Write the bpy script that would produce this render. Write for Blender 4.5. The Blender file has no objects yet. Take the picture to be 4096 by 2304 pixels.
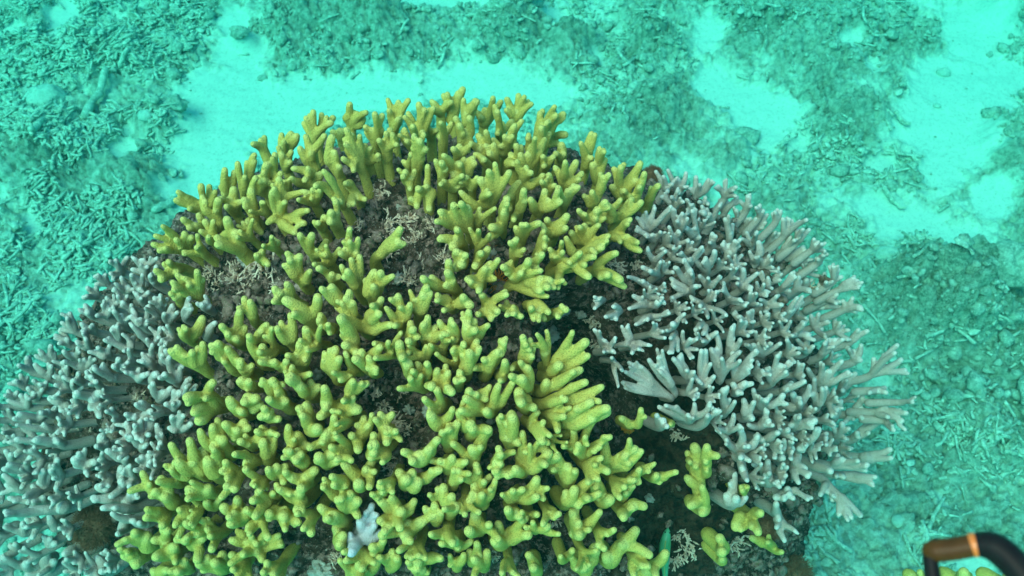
import bpy, math, random
import numpy as np
from mathutils import Vector, Matrix

random.seed(7)
rng = np.random.default_rng(7)
scene = bpy.context.scene
COL = scene.collection

# ------------------------------------------------------------------ camera
CAM = np.array([0.0, 0.0, 2.0])
FPX = 3547.0                                  # focal length in photo pixels (4096 wide)
PITCH = math.radians(55)
FW = np.array([0, math.cos(PITCH), -math.sin(PITCH)])
RT = np.array([1.0, 0, 0])
UP = np.array([0, math.sin(PITCH), math.cos(PITCH)])
cd = bpy.data.cameras.new('camera')
cam = bpy.data.objects.new('camera', cd)
COL.objects.link(cam)
cam.location = CAM
cam.rotation_euler = (math.radians(90) - PITCH, 0, 0)
cd.sensor_width = 36
cd.lens = 36 * FPX / 4096
cd.clip_start = 0.02
cd.clip_end = 200
cd.dof.use_dof = True
cd.dof.focus_distance = 1.15
cd.dof.aperture_fstop = 11
scene.camera = cam

# ------------------------------------------------------------------ light
SUN_EL, SUN_AZ = math.radians(60), math.radians(-132)     # azimuth from +Y, negative = left
sund = np.array([math.cos(SUN_EL) * math.sin(SUN_AZ), math.cos(SUN_EL) * math.cos(SUN_AZ), math.sin(SUN_EL)])
w = bpy.data.worlds.new('World')
scene.world = w
w.use_nodes = True
nt = w.node_tree
bg = nt.nodes['Background']
sky = nt.nodes.new('ShaderNodeTexSky')
sky.sky_type = 'NISHITA'
sky.sun_disc = False
sky.sun_elevation = SUN_EL
sky.sun_rotation = SUN_AZ
nt.links.new(sky.outputs[0], bg.inputs[0])
bg.inputs[1].default_value = 0.15
sl = bpy.data.lights.new('sun', 'SUN')
sl.energy = 2.2
sl.angle = math.radians(40)
sl.color = (1.0, 0.80, 0.62)
sun = bpy.data.objects.new('sun', sl)
COL.objects.link(sun)
sun.rotation_euler = Vector(-sund).to_track_quat('-Z', 'Y').to_euler()
vs = scene.view_settings
vs.view_transform = 'Standard'
vs.look = 'None'
vs.exposure = 1.0
vs.gamma = 1
scene.cycles.use_denoising = True
scene.cycles.max_bounces = 6
scene.cycles.volume_bounces = 1
scene.cycles.caustics_reflective = False
scene.cycles.caustics_refractive = False

# ------------------------------------------------------------------ helpers
def ray(px, py):
    d = FW + RT * ((px - 2048) / FPX) + UP * ((1152 - py) / FPX)
    return d / np.linalg.norm(d)

def unit(v):
    return v / (np.linalg.norm(v) + 1e-12)

def ground_hit(px, py, z=0.0):
    d = ray(px, py)
    return CAM + d * ((z - CAM[2]) / d[2])

def near_on_ray(px, py, q):
    d = ray(px, py)
    return CAM + d * float(np.dot(q - CAM, d))

def to_px(P):
    v = P - CAM
    z = v @ FW
    return 2048 + FPX * (v @ RT) / z, 1152 - FPX * (v @ UP) / z

def _hash(ix, iy, iz, seed):
    h = (ix * 374761393 + iy * 668265263 + iz * 1274126177 + seed * 974634777) & 0xFFFFFFFF
    h = ((h ^ (h >> 13)) * 1274126177) & 0xFFFFFFFF
    h = h ^ (h >> 16)
    return (h & 0xFFFF) / 65535.0

def vnoise(P, scale, seed=0):
    """smooth value noise in -1..1 at the points P (n,3)"""
    Q = P * scale + 1000.0
    I = np.floor(Q).astype(np.int64)
    f = Q - I
    f = f * f * (3 - 2 * f)
    r = 0
    for dx in (0, 1):
        wx = f[:, 0] if dx else 1 - f[:, 0]
        for dy in (0, 1):
            wy = f[:, 1] if dy else 1 - f[:, 1]
            for dz in (0, 1):
                wz = f[:, 2] if dz else 1 - f[:, 2]
                r = r + wx * wy * wz * _hash(I[:, 0] + dx, I[:, 1] + dy, I[:, 2] + dz, seed)
    return r * 2 - 1

def fbm(P, scale, octs=4, seed=0, gain=0.5):
    r, a, t = 0, 1.0, 0
    for k in range(octs):
        r = r + a * vnoise(P, scale * 2 ** k, seed + k)
        t += a
        a *= gain
    return r / t

def sstep(a, b, x):
    t = np.clip((x - a) / (b - a), 0, 1)
    return t * t * (3 - 2 * t)

def mesh_np(name, V, Fq, smooth=True):
    """mesh from arrays; Fq is an (n,4) or (n,3) index array"""
    me = bpy.data.meshes.new(name)
    V = np.ascontiguousarray(V, dtype=np.float32)
    Fq = np.ascontiguousarray(Fq, dtype=np.int32)
    k = Fq.shape[1]
    me.vertices.add(len(V))
    me.vertices.foreach_set('co', V.ravel())
    me.loops.add(Fq.size)
    me.loops.foreach_set('vertex_index', Fq.ravel())
    me.polygons.add(len(Fq))
    me.polygons.foreach_set('loop_start', np.arange(0, Fq.size, k, dtype=np.int32))
    me.polygons.foreach_set('loop_total', np.full(len(Fq), k, dtype=np.int32))
    me.polygons.foreach_set('use_smooth', np.full(len(Fq), smooth, dtype=bool))
    me.update(calc_edges=True)
    return me

def attr(me, name, arr):
    a = me.attributes.new(name, 'FLOAT', 'POINT')
    a.data.foreach_set('value', np.ascontiguousarray(arr, dtype=np.float32))

def link(name, data, mat=None, parent=None):
    o = bpy.data.objects.new(name, data)
    COL.objects.link(o)
    if mat is not None:
        data.materials.append(mat)
    if parent is not None:
        o.parent = parent
    return o

def tag(o, label, cat, group=None, kind=None):
    if label: o['label'] = label
    if cat: o['category'] = cat
    if group: o['group'] = group
    if kind: o['kind'] = kind
    return o

def tube(path, rad, sides=8, cap=True):
    """closed tube along path (k,3) with radii, round caps; verts, quads (caps use degenerate-free fans of quads)"""
    path = np.asarray(path, float)
    rad = np.asarray(rad, float)
    if cap:   # round ends: add shrinking rings
        t0 = unit(path[0] - path[1]); t1 = unit(path[-1] - path[-2])
        pre = [path[0] + t0 * rad[0] * s for s in (0.97, 0.72)]
        post = [path[-1] + t1 * rad[-1] * s for s in (0.45, 0.80, 0.99)]
        path = np.vstack([pre, path, post])
        rad = np.concatenate([[rad[0] * 0.2, rad[0] * 0.7], rad, [rad[-1] * 0.89, rad[-1] * 0.6, rad[-1] * 0.14]])
    n = len(path)
    T = np.gradient(path, axis=0)
    T /= np.linalg.norm(T, axis=1)[:, None] + 1e-12
    a = np.array([0.3, 0.2, 0.93]) if abs(T[0][2]) < 0.8 else np.array([0.9, 0.1, 0.3])
    V = []
    u = unit(np.cross(T[0], a))
    ang = np.arange(sides) / sides * 2 * np.pi
    for i in range(n):
        u = unit(u - T[i] * np.dot(u, T[i]))
        v = np.cross(T[i], u)
        V.append(path[i] + rad[i] * (np.cos(ang)[:, None] * u + np.sin(ang)[:, None] * v))
    V = np.vstack(V)
    q = []
    j = np.arange(sides)
    jn = (j + 1) % sides
    for i in range(n - 1):
        q.append(np.stack([i * sides + j, i * sides + jn, (i + 1) * sides + jn, (i + 1) * sides + j], 1))
    q = np.vstack(q)
    # end caps: one centre vertex each, quads written as (c, a, b, b') pairs
    c0, c1 = len(V), len(V) + 1
    V = np.vstack([V, path[0], path[-1]])
    caps = []
    for k in range(0, sides, 2):
        a_, b_, d_ = k, (k + 1) % sides, (k + 2) % sides
        caps.append((c0, d_, b_, a_))
        o = (n - 1) * sides
        caps.append((c1, o + a_, o + b_, o + d_))
    return V, np.vstack([q, np.array(caps)])

class MB:
    """collects quad pieces into one mesh"""
    def __init__(s): s.V, s.F, s.n, s.A = [], [], 0, []
    def add(s, V, F, val=0.0):
        s.V.append(V); s.F.append(F + s.n); s.n += len(V); s.A.append(np.full(len(V), val) if np.isscalar(val) else val)
    def mesh(s, name, smooth=True, an=None):
        me = mesh_np(name, np.vstack(s.V), np.vstack(s.F), smooth)
        if an: attr(me, an, np.concatenate(s.A))
        return me

def ball(c, r, seed=0, rough=0.15, nu=12, nv=7, scale=None, nsc=None):
    """rough closed lump as quads (poles as small rings closed by quads)"""
    c = np.asarray(c, float)
    th = np.linspace(0.12, np.pi - 0.12, nv)
    ph = np.arange(nu) / nu * 2 * np.pi
    V = np.stack([np.outer(np.sin(th), np.cos(ph)), np.outer(np.sin(th), np.sin(ph)), np.outer(np.cos(th), np.ones(nu))], -1).reshape(-1, 3)
    F = []
    for i in range(nv - 1):
        j = np.arange(nu); jn = (j + 1) % nu
        F.append(np.stack([i * nu + j, (i + 1) * nu + j, (i + 1) * nu + jn, i * nu + jn], 1))
    V = np.vstack([V, [0, 0, 1], [0, 0, -1]])
    caps = []
    for k in range(0, nu, 2):
        a_, b_, d_ = k, (k + 1) % nu, (k + 2) % nu
        caps.append((nu * nv, a_, b_, d_)); o = (nv - 1) * nu
        caps.append((nu * nv + 1, o + d_, o + b_, o + a_))
    F = np.vstack(F + [np.array(caps)])
    V = V * (1 + rough * fbm(V + seed * 7.3, nsc or 1.7, 3, seed))[:, None]
    if scale is not None: V = V * np.asarray(scale)
    return V * r + c, F

# ------------------------------------------------------------------ materials
def new_mat(name):
    m = bpy.data.materials.new(name)
    m.use_nodes = True
    n = m.node_tree
    return m, n, n.nodes['Principled BSDF']

def nd(n, typ, **kw):
    x = n.nodes.new(typ)
    for k, v in kw.items():
        if k.startswith('i_'):
            x.inputs[k[2:].replace('_', ' ')].default_value = v
        else:
            setattr(x, k, v)
    return x

def mixc(n, fac, a, b):
    m = n.nodes.new('ShaderNodeMix')
    m.data_type = 'RGBA'
    for s, v in ((0, fac), (6, a), (7, b)):
        if hasattr(v, 'is_linked') or hasattr(v, 'links'):
            n.links.new(v, m.inputs[s])
        else:
            m.inputs[s].default_value = v if s == 0 else (*v, 1)
    return m.outputs[2]

def ramp(n, src, lo, hi):
    r = n.nodes.new('ShaderNodeMapRange')
    r.inputs[1].default_value = lo
    r.inputs[2].default_value = hi
    n.links.new(src, r.inputs[0])
    return r.outputs[0]

def noise_tex(n, scale, detail=4, rough=0.55, coord='Object'):
    tc = n.nodes.new('ShaderNodeTexCoord')
    t = n.nodes.new('ShaderNodeTexNoise')
    t.inputs['Scale'].default_value = scale
    t.inputs['Detail'].default_value = detail
    t.inputs['Roughness'].default_value = rough
    n.links.new(tc.outputs[coord], t.inputs['Vector'])
    return t.outputs[0]

def bump(n, b, src, dist, strength=1.0):
    x = n.nodes.new('ShaderNodeBump')
    x.inputs['Distance'].default_value = dist
    x.inputs['Strength'].default_value = strength
    n.links.new(src, x.inputs['Height'])
    n.links.new(x.outputs[0], b.inputs['Normal'])
    return x

def coral_mat(name, col, col2, tipc, rootc, polyp=480, dots=0.5):
    m, n, b = new_mat(name)
    at = n.nodes.new('ShaderNodeAttribute'); at.attribute_name = 'tip'
    ar = n.nodes.new('ShaderNodeAttribute'); ar.attribute_name = 'root'
    ge = n.nodes.new('ShaderNodeNewGeometry')
    def nz(scale, det):
        t = n.nodes.new('ShaderNodeTexNoise')
        t.inputs['Scale'].default_value = scale; t.inputs['Detail'].default_value = det
        n.links.new(ge.outputs['Position'], t.inputs['Vector'])
        return t.outputs[0]
    vo = n.nodes.new('ShaderNodeTexVoronoi')
    vo.inputs['Scale'].default_value = polyp
    n.links.new(ge.outputs['Position'], vo.inputs['Vector'])
    c = mixc(n, ramp(n, nz(11, 4), 0.36, 0.64), col, col2)
    rf = n.nodes.new('ShaderNodeMath'); rf.operation = 'MULTIPLY'
    n.links.new(ar.outputs['Fac'], rf.inputs[0]); n.links.new(ramp(n, nz(45, 4), 0.25, 0.62), rf.inputs[1])
    c = mixc(n, rf.outputs[0], c, rootc)
    c = mixc(n, at.outputs['Fac'], c, tipc)
    pit = ramp(n, vo.outputs['Distance'], 0.0, 0.5)          # the polyp cups: darker centres
    dk = n.nodes.new('ShaderNodeMix'); dk.data_type = 'RGBA'; dk.blend_type = 'MULTIPLY'
    dk.inputs[0].default_value = dots
    n.links.new(c, dk.inputs[6])
    g = n.nodes.new('ShaderNodeCombineColor')
    for k in range(3): n.links.new(pit, g.inputs[k])
    n.links.new(g.outputs[0], dk.inputs[7])
    n.links.new(dk.outputs[2], b.inputs['Base Color'])
    b.inputs['Roughness'].default_value = 0.9
    b.inputs['Specular IOR Level'].default_value = 0.08
    bump(n, b, vo.outputs['Distance'], 0.0014, 0.8)
    return m

M_YEL = coral_mat('yellow_coral', (0.545, 0.405, 0.090), (0.615, 0.450, 0.108), (0.72, 0.57, 0.18), (0.50, 0.365, 0.082), 480, 0.5)
M_GRY = coral_mat('grey_coral', (0.50, 0.37, 0.315), (0.57, 0.425, 0.365), (0.72, 0.60, 0.53), (0.44, 0.32, 0.27), 560, 0.38)
M_PALE = coral_mat('pale_blue_coral', (0.52, 0.42, 0.43), (0.58, 0.47, 0.50), (0.66, 0.58, 0.62), (0.40, 0.33, 0.33), 560, 0.25)

def rock_mat(name, cols, sc=30.0, bd=0.006, spec=0.2):
    """cols: three colours mixed by two noises, plus a fine pale fleck"""
    m, n, b = new_mat(name)
    a = noise_tex(n, sc, 6, 0.65)
    f = noise_tex(n, sc * 3.1, 5, 0.7)
    h = noise_tex(n, sc * 9, 4, 0.7)
    c = mixc(n, ramp(n, a, 0.40, 0.60), cols[0], cols[1])
    c = mixc(n, ramp(n, f, 0.50, 0.66), c, cols[2])
    if len(cols) > 3:
        c = mixc(n, ramp(n, h, 0.60, 0.70), c, cols[3])
    n.links.new(c, b.inputs['Base Color'])
    b.inputs['Roughness'].default_value = 0.85
    b.inputs['Specular IOR Level'].default_value = spec
    s = n.nodes.new('ShaderNodeMath'); s.operation = 'MULTIPLY_ADD'
    n.links.new(f, s.inputs[0]); s.inputs[1].default_value = 0.8; n.links.new(h, s.inputs[2])
    bump(n, b, s.outputs[0], bd, 1.0)
    return m

M_ROCK = rock_mat('dead_reef', ((0.020, 0.012, 0.007), (0.16, 0.080, 0.055), (0.60, 0.32, 0.26), (0.85, 0.62, 0.52)), 26, 0.010)
n_ = M_ROCK.node_tree                              # darker brown tone in patches over the rock, mostly in hollows at lower right
b_ = n_.nodes['Principled BSDF']
src_ = b_.inputs['Base Color'].links[0].from_socket
dark_ = n_.nodes.new('ShaderNodeAttribute'); dark_.attribute_name = 'algae'  # mask of the darker brown patches
darkc_ = mixc(n_, ramp(n_, noise_tex(n_, 60, 5, 0.7), 0.4, 0.62), (0.018, 0.010, 0.006), (0.12, 0.062, 0.038))
n_.links.new(mixc(n_, dark_.outputs['Fac'], src_, darkc_), b_.inputs['Base Color'])
M_NOD = rock_mat('nodule', ((0.09, 0.05, 0.03), (0.55, 0.31, 0.26), (0.20, 0.17, 0.09), (0.88, 0.62, 0.54)), 44, 0.004)
M_STONE = rock_mat('pale_stone', ((0.55, 0.45, 0.38), (0.75, 0.66, 0.56), (0.38, 0.30, 0.22)), 50, 0.004)
M_TUFT = rock_mat('tuft', ((0.75, 0.46, 0.34), (0.95, 0.70, 0.56), (0.45, 0.24, 0.16)), 120, 0.001)
M_ORANGE = rock_mat('orange_weed', ((0.75, 0.20, 0.02), (0.95, 0.34, 0.05), (0.45, 0.12, 0.02)), 150, 0.001)
M_FUZZ = rock_mat('brown_fuzz', ((0.22, 0.095, 0.05), (0.32, 0.14, 0.08), (0.13, 0.06, 0.03)), 150, 0.001)
M_RUB = rock_mat('rubble', ((0.28, 0.42, 0.32), (0.52, 0.69, 0.54), (0.70, 0.86, 0.70)), 34, 0.004)
M_DEBRIS = rock_mat('turf_rock', ((0.22, 0.36, 0.27), (0.50, 0.68, 0.53), (0.70, 0.86, 0.70)), 46, 0.006)
M_PEB = rock_mat('bright_rock', ((0.40, 0.58, 0.47), (0.52, 0.70, 0.57), (0.30, 0.44, 0.35)), 30, 0.004)

# ------------------------------------------------------------------ seabed: one sheet out to the far water
def blob_field(P2, blobs):
    """max over soft ellipses given as (px, py, rx, ry, weight) in photo tens of pixels, laid out on the seabed plane"""
    m = np.zeros(len(P2))
    for b in blobs:
        cx, cy, rx, ry = (10 * t for t in b[:4])
        wgt = b[4] if len(b) > 4 else 1.0
        c = ground_hit(cx, cy)[:2]
        a = ground_hit(cx + rx, cy)[:2] - c
        d = ground_hit(cx, cy + ry)[:2] - c
        Mx = np.linalg.inv(np.stack([a, d], 1))
        q = (P2 - c) @ Mx.T
        r2 = (q * q).sum(1)
        m = np.maximum(m, wgt * np.exp(-0.69 * r2 ** 1.5))
    return m

SAND = [(92, 42, 22, 22), (84, 62, 17, 16), (74, 78, 9, 8), (96, 22, 11, 10), (120, 42, 24, 13), (152, 38, 28, 10), (186, 34, 26, 9), (212, 39, 15, 7), (112, 58, 14, 10),
        (93, 8, 7, 7), (170, 1, 26, 4), (206, 4, 14, 5), (224, 9, 8, 5), (283, 14, 7, 9), (296, 40, 14, 7), (308, 50, 14, 12), (286, 34, 9, 9), (318, 58, 6, 6, .8),
        (392, 13, 17, 20), (380, 34, 18, 13), (372, 50, 16, 16), (376, 68, 10, 14), (352, 66, 8, 4), (398, 34, 17, 16), (386, 50, 12, 20),
        (365, 90, 17, 8), (384, 99, 15, 11), (402, 108, 13, 9), (350, 82, 10, 5, .8), (340, 20, 6, 4, .7), (396, 80, 9, 8),
        (27, 8, 8, 7), (5, 13, 6, 4), (19, 42, 9, 5), (49, 60, 6, 5), (14, 92, 4, 8), (47, 108, 4, 6), (50, 52, 4, 4), (24, 16, 5, 6),
        (376, 201, 5, 5, .8), (388, 226, 14, 6, .8), (348, 30, 4, 5, .6), (62, 20, 4, 3, .6), (33, 36, 4, 3, .7), (240, 26, 6, 5, .7), (262, 8, 5, 4, .7)]
HUMP = [(205, 13, 14, 10, 1.0), (228, 20, 9, 6, .7), (150, 13, 20, 9, .8), (118, 8, 10, 6, .7), (97, 16, 5, 2.5, .7), (402, 4, 8, 6, 1.2), (320, 14, 28, 12, .6),
        (340, 40, 22, 14, .5), (255, 52, 18, 14, .6), (374, 124, 27, 19, 2.3), (396, 160, 22, 20, 1.0), (408, 150, 14, 24, 1.0), (352, 120, 8, 16, .6), (288, 62, 10, 6, .5),
        (68, 50, 9, 5, .7), (40, 22, 20, 8, .5), (20, 60, 18, 14, .6), (55, 75, 14, 10, .5), (400, 60, 8, 12, .7), (260, 18, 10, 8, .7), (395, 175, 12, 14, .8)]
STICKS = [(25, 40, 42, 45), (45, 85, 26, 26), (15, 110, 20, 26), (60, 12, 22, 14, .8), (30, 10, 30, 10, .8), (352, 90, 22, 12, .8), (330, 55, 22, 14, .45),
          (330, 195, 34, 26, 1.0), (365, 215, 30, 14, .9), (380, 180, 22, 24, .5), (300, 75, 12, 8, .6), (300, 30, 14, 10, .4), (350, 66, 14, 8, .6)]

def seabed_fields(P2):
    P3 = np.c_[P2, np.zeros(len(P2))]
    wrp = fbm(P3, 7.0, 5, 3, 0.62)
    wrp2 = fbm(P3, 38.0, 3, 9, 0.6)
    sand = sstep(0.18, 0.80, blob_field(P2, SAND) + 0.42 * wrp + 0.26 * wrp2)
    hump = blob_field(P2, HUMP)
    sand = np.maximum(sand, 0.70 * sstep(-0.18, 0.44, fbm(P3, 6.5, 6, 51, 0.68) - 0.55 * hump))
    und = fbm(P3, 1.3, 3, 21)
    mid = fbm(P3, 9.0, 4, 5, 0.6)
    fine = fbm(P3, 33.0, 4, 11, 0.62)
    fine = fine + 0.7 * (0.35 - np.abs(fbm(P3, 48.0, 3, 14, 0.7)))
    # sharp little ledges and pits of the dead, turf-covered bottom
    pit = np.abs(fbm(P3, 16.0, 4, 31, 0.6))
    z = 0.03 * und + 0.11 * hump * (0.75 + 0.5 * mid) + (1 - sand) * (0.030 * mid + 0.026 * fine + 0.028 - 0.055 * np.maximum(0, 0.16 - pit) / 0.16 * 0.5) + sand * (0.003 * fine + 0.005 * fbm(P3 * (1, 2.2, 1), 9.0, 2, 77))
    z = z - (1 - sand) * 0.014 * sstep(0.10, 0.0, np.abs(fbm(P3, 40.0, 3, 37, 0.6)))
    turf = np.clip(0.22 + 0.8 * fbm(P3, 5.0, 4, 41, 0.6) + 0.75 * hump, 0, 1)
    return z, sand, turf

def axis(lo, hi, step, far, n):
    g = np.geomspace(step, far, n)
    return np.concatenate([(lo - g)[::-1], np.arange(lo, hi, step), hi + g])

gx = axis(-2.35, 2.35, 0.0065, 22, 40)
gy = axis(0.35, 3.15, 0.0065, 22, 40)
GX, GY = np.meshgrid(gx, gy)
P2 = np.c_[GX.ravel(), GY.ravel()]
gz, gsand, gturf = seabed_fields(P2)
nx, ny = len(gx), len(gy)
i0 = (np.arange(ny - 1)[:, None] * nx + np.arange(nx - 1)[None]).ravel()
me = mesh_np('seabed', np.c_[P2, gz], np.stack([i0, i0 + 1, i0 + nx + 1, i0 + nx], 1))
attr(me, 'sand', gsand)
attr(me, 'turf', gturf)

m, n, b = new_mat('seabed')
a1 = n.nodes.new('ShaderNodeAttribute'); a1.attribute_name = 'sand'
a2 = n.nodes.new('ShaderNodeAttribute'); a2.attribute_name = 'turf'
f1 = noise_tex(n, 55, 6, 0.7)
f2 = noise_tex(n, 210, 4, 0.75)
f3 = noise_tex(n, 130, 4, 0.8)
turfc = mixc(n, ramp(n, f1, 0.38, 0.62), (0.13, 0.25, 0.175), (0.45, 0.64, 0.49))
turfc = mixc(n, ramp(n, f2, 0.52, 0.72), turfc, (0.66, 0.85, 0.69))
turf2 = mixc(n, ramp(n, f1, 0.38, 0.60), (0.34, 0.50, 0.38), (0.68, 0.86, 0.69))
tcol = mixc(n, a2.outputs['Fac'], turf2, turfc)
sandc = mixc(n, ramp(n, f3, 0.34, 0.48), (0.15, 0.25, 0.20), (0.44, 0.595, 0.50))
sandc = mixc(n, ramp(n, f1, 0.3, 0.7), sandc, (0.49, 0.655, 0.55))
n.links.new(mixc(n, a1.outputs['Fac'], tcol, sandc), b.inputs['Base Color'])
b.inputs['Roughness'].default_value = 0.95
b.inputs['Specular IOR Level'].default_value = 0.1
s_ = n.nodes.new('ShaderNodeMath'); s_.operation = 'ADD'
n.links.new(f1, s_.inputs[0]); n.links.new(f2, s_.inputs[1])
inv = n.nodes.new('ShaderNodeMapRange')
inv.inputs[3].default_value = 1.0; inv.inputs[4].default_value = 0.12
n.links.new(a1.outputs['Fac'], inv.inputs[0])
bp = bump(n, b, s_.outputs[0], 0.011, 1.0)
n.links.new(inv.outputs[0], bp.inputs['Strength'])
M_BED = m
tag(link('seabed', me, M_BED), 'pale sand patches between turf covered dead reef', None, kind='structure')

def ground_z(P2):
    return seabed_fields(np.atleast_2d(P2))[0]

# ------------------------------------------------------------------ loose coral rubble: countless broken sticks and crumbs
def frag(L, r, bend, sides=6):
    k = 4
    t = np.linspace(-0.5, 0.5, k)
    pth = np.c_[t * L, bend * L * (t * t - 0.1) + rng.normal(0, r * 0.25, k), rng.normal(0, r * 0.2, k)]
    return tube(pth, r * (1 + rng.normal(0, 0.16, k)), sides, False)

FRAGS = [frag(1.0, rr, bb) for rr in (0.10, 0.10, 0.10, 0.10, 0.10) for bb in (-0.35, 0.0, 0.12, 0.3)]
LUMPS = [ball((0, 0, 0), 1, s, 0.5, 8, 5, (1, .8, .6)) for s in range(8)]

def scatter(name, N, kind, mat, label):
    mb = MB()
    tot = 0
    while tot < N:
        P = np.c_[rng.uniform(-2.3, 2.3, 6000), rng.uniform(0.4, 3.1, 6000)]
        v = np.c_[P, np.zeros(len(P))] - CAM
        z = v @ FW
        ok = (np.abs(v @ RT / z) < 0.60) & (np.abs(v @ UP / z) < 0.35)
        P = P[ok]
        gz_, sd, tf = seabed_fields(P)
        dens = blob_field(P, STICKS) * (1 - 0.9 * sstep(0.45, 0.9, blob_field(P, HUMP[9:11] + [(376, 126, 30, 21, 1.7), (396, 160, 22, 20)])))
        p = ((sstep(0.22, 0.62, dens) + 0.05) if kind == 'stick' else np.clip(1 - 0.6 * dens, 0.25, 1)) * (1 - (0.997 if kind == 'stick' else 0.985) * sstep(0.45, 0.93, sd)) * sstep(-0.22, 0.30, fbm(np.c_[P, np.zeros(len(P))], 6.0, 4, 88, 0.6))
        keep = rng.random(len(P)) < p
        for (x, y), h, sd_ in zip(P[keep], gz_[keep], sd[keep]):
            if kind == 'stick':
                V, Fq = FRAGS[rng.integers(len(FRAGS))]
                s = min(rng.gamma(1.8, 0.0145) + 0.009, 0.08)
                V = V * (1, rng.uniform(0.0024, 0.0054) / (0.1 * s), rng.uniform(0.0024, 0.0052) / (0.1 * s))
                if rng.random() < 0.12:                    # flat broken plates among the sticks
                    V, Fq = LUMPS[rng.integers(len(LUMPS))]
                    s = rng.uniform(0.008, 0.022); V = V * (1, 0.75, 0.35)
                tilt = rng.normal(0, 0.16)
                zz = h - 0.001 + abs(rng.normal(0, 0.0045))
            else:
                V, Fq = LUMPS[rng.integers(len(LUMPS))]
                s = rng.gamma(1.6, 0.0024) + 0.0022 if rng.random() < 0.965 else rng.uniform(0.012, 0.030)
                if sd_ > 0.9: s = min(s, 0.0045)   # only crumbs on clean sand
                tilt = rng.normal(0, 0.6)
                zz = h + s * 0.2
            a = rng.uniform(0, 2 * math.pi)
            ca, sa, ct, st = math.cos(a), math.sin(a), math.cos(tilt), math.sin(tilt)
            R = np.array([[ca, -sa, 0], [sa, ca, 0], [0, 0, 1]]) @ np.array([[ct, 0, st], [0, 1, 0], [-st, 0, ct]])
            mb.add(V * s @ R.T + (x, y, zz), Fq)
            tot += 1
            if tot >= N: break
    o = link(name, mb.mesh(name), mat)
    return tag(o, label, None, kind='stuff')

scatter('coral_rubble', 9500, 'stick', M_RUB, 'litter of broken coral sticks strewn over the seabed')
scatter('reef_debris', 14000, 'lump', M_DEBRIS, 'turf covered crumbs of dead reef between the sand patches')

# distinct loose pieces on the seabed: (label, category, kind, points in photo px, radius px)
LOOSE = [
    ('long thin dead coral stick pointing at the large sand patch, left seabed', 'dead coral', 's', ((495, 310), (535, 275), (578, 238)), 8),
    ('thick dead coral stick bending down left of the pale round stone', 'dead coral', 's', ((450, 340), (415, 405), (375, 440), (358, 490)), 14),
    ('curved pale coral branch forking over the rubble at the left edge of frame', 'dead coral', 's', ((250, 525), (215, 548), (195, 590), (188, 620)), 12),
    ('straight grey coral stick lying diagonally across the upper left rubble', 'dead coral', 's', ((275, 240), (320, 222), (365, 205)), 9),
    ('short upright grey stick of dead coral in the upper left rubble', 'dead coral', 's', ((320, 105), (322, 150), (326, 190)), 9),
    ('dead coral stick curving beside the small clear sand spot upper left', 'dead coral', 's', ((455, 190), (430, 215), (415, 235)), 8),
    ('dark dead coral stick lying at the foot of the yellow coral, left side', 'dead coral', 's', ((640, 865), (680, 835), (720, 800)), 14),
    ('long slim dead coral stick on the pale seabed, right of the grey coral', 'dead coral', 's', ((3530, 770), (3565, 810), (3610, 842)), 9),
    ('single slim stick on the right sand streak edge', 'dead coral', 's', ((3570, 480), (3600, 500), (3625, 515)), 8),
    ('pale rounded stone among rubble just left of the large sand patch', 'stone', 'r', (610, 520), 26),
    ('lumpy dark turf covered rock on the left rim of the large sand patch', 'rock', 'd', (715, 470), 42),
    ('small knobbly rock jutting onto the sand above the large patch', 'rock', 'd', (970, 172), 30),
    ('grey rounded boulder in the upper left rubble', 'rock', 'd', (690, 172), 28),
    ('dark turf rock at top centre, tallest of the hummocks', 'rock', 'd', (2075, 75), 80),
    ('small lone stone sitting on the bare right sand streak', 'stone', 'r', (3745, 432), 12),
    ('smooth pale flat stone behind the right side of the grey coral', 'stone', 'r', (3520, 1085), 42),
    ('round pale pebble on the stick rubble, lower right seabed', 'stone', 'r', (3575, 2108), 26),
    ('dark rock in the upper right corner with a ragged edge', 'rock', 'd', (4040, 40), 75),
    ('pinkish stone resting between two small hummocks, upper right seabed', 'stone', 'r', (3775, 290), 22),
    ('turf rock beside the bare patch above the middle right rubble', 'rock', 'd', (2980, 560), 46),
    ('small dark rock on sand directly above the yellow coral, top centre left', 'rock', 'd', (1525, 262), 18),
    ('sandy bulging rock covered in pale turf in the left rubble', 'rock', 'r', (200, 420), 60),
    ('dark rounded rock at the right frame edge, level with the hanging grey branch', 'rock', 'd', (4075, 1640), 62),
    ('low turf rock with a hollow, far right edge of the seabed', 'rock', 'd', (3960, 1180), 90),
]
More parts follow.
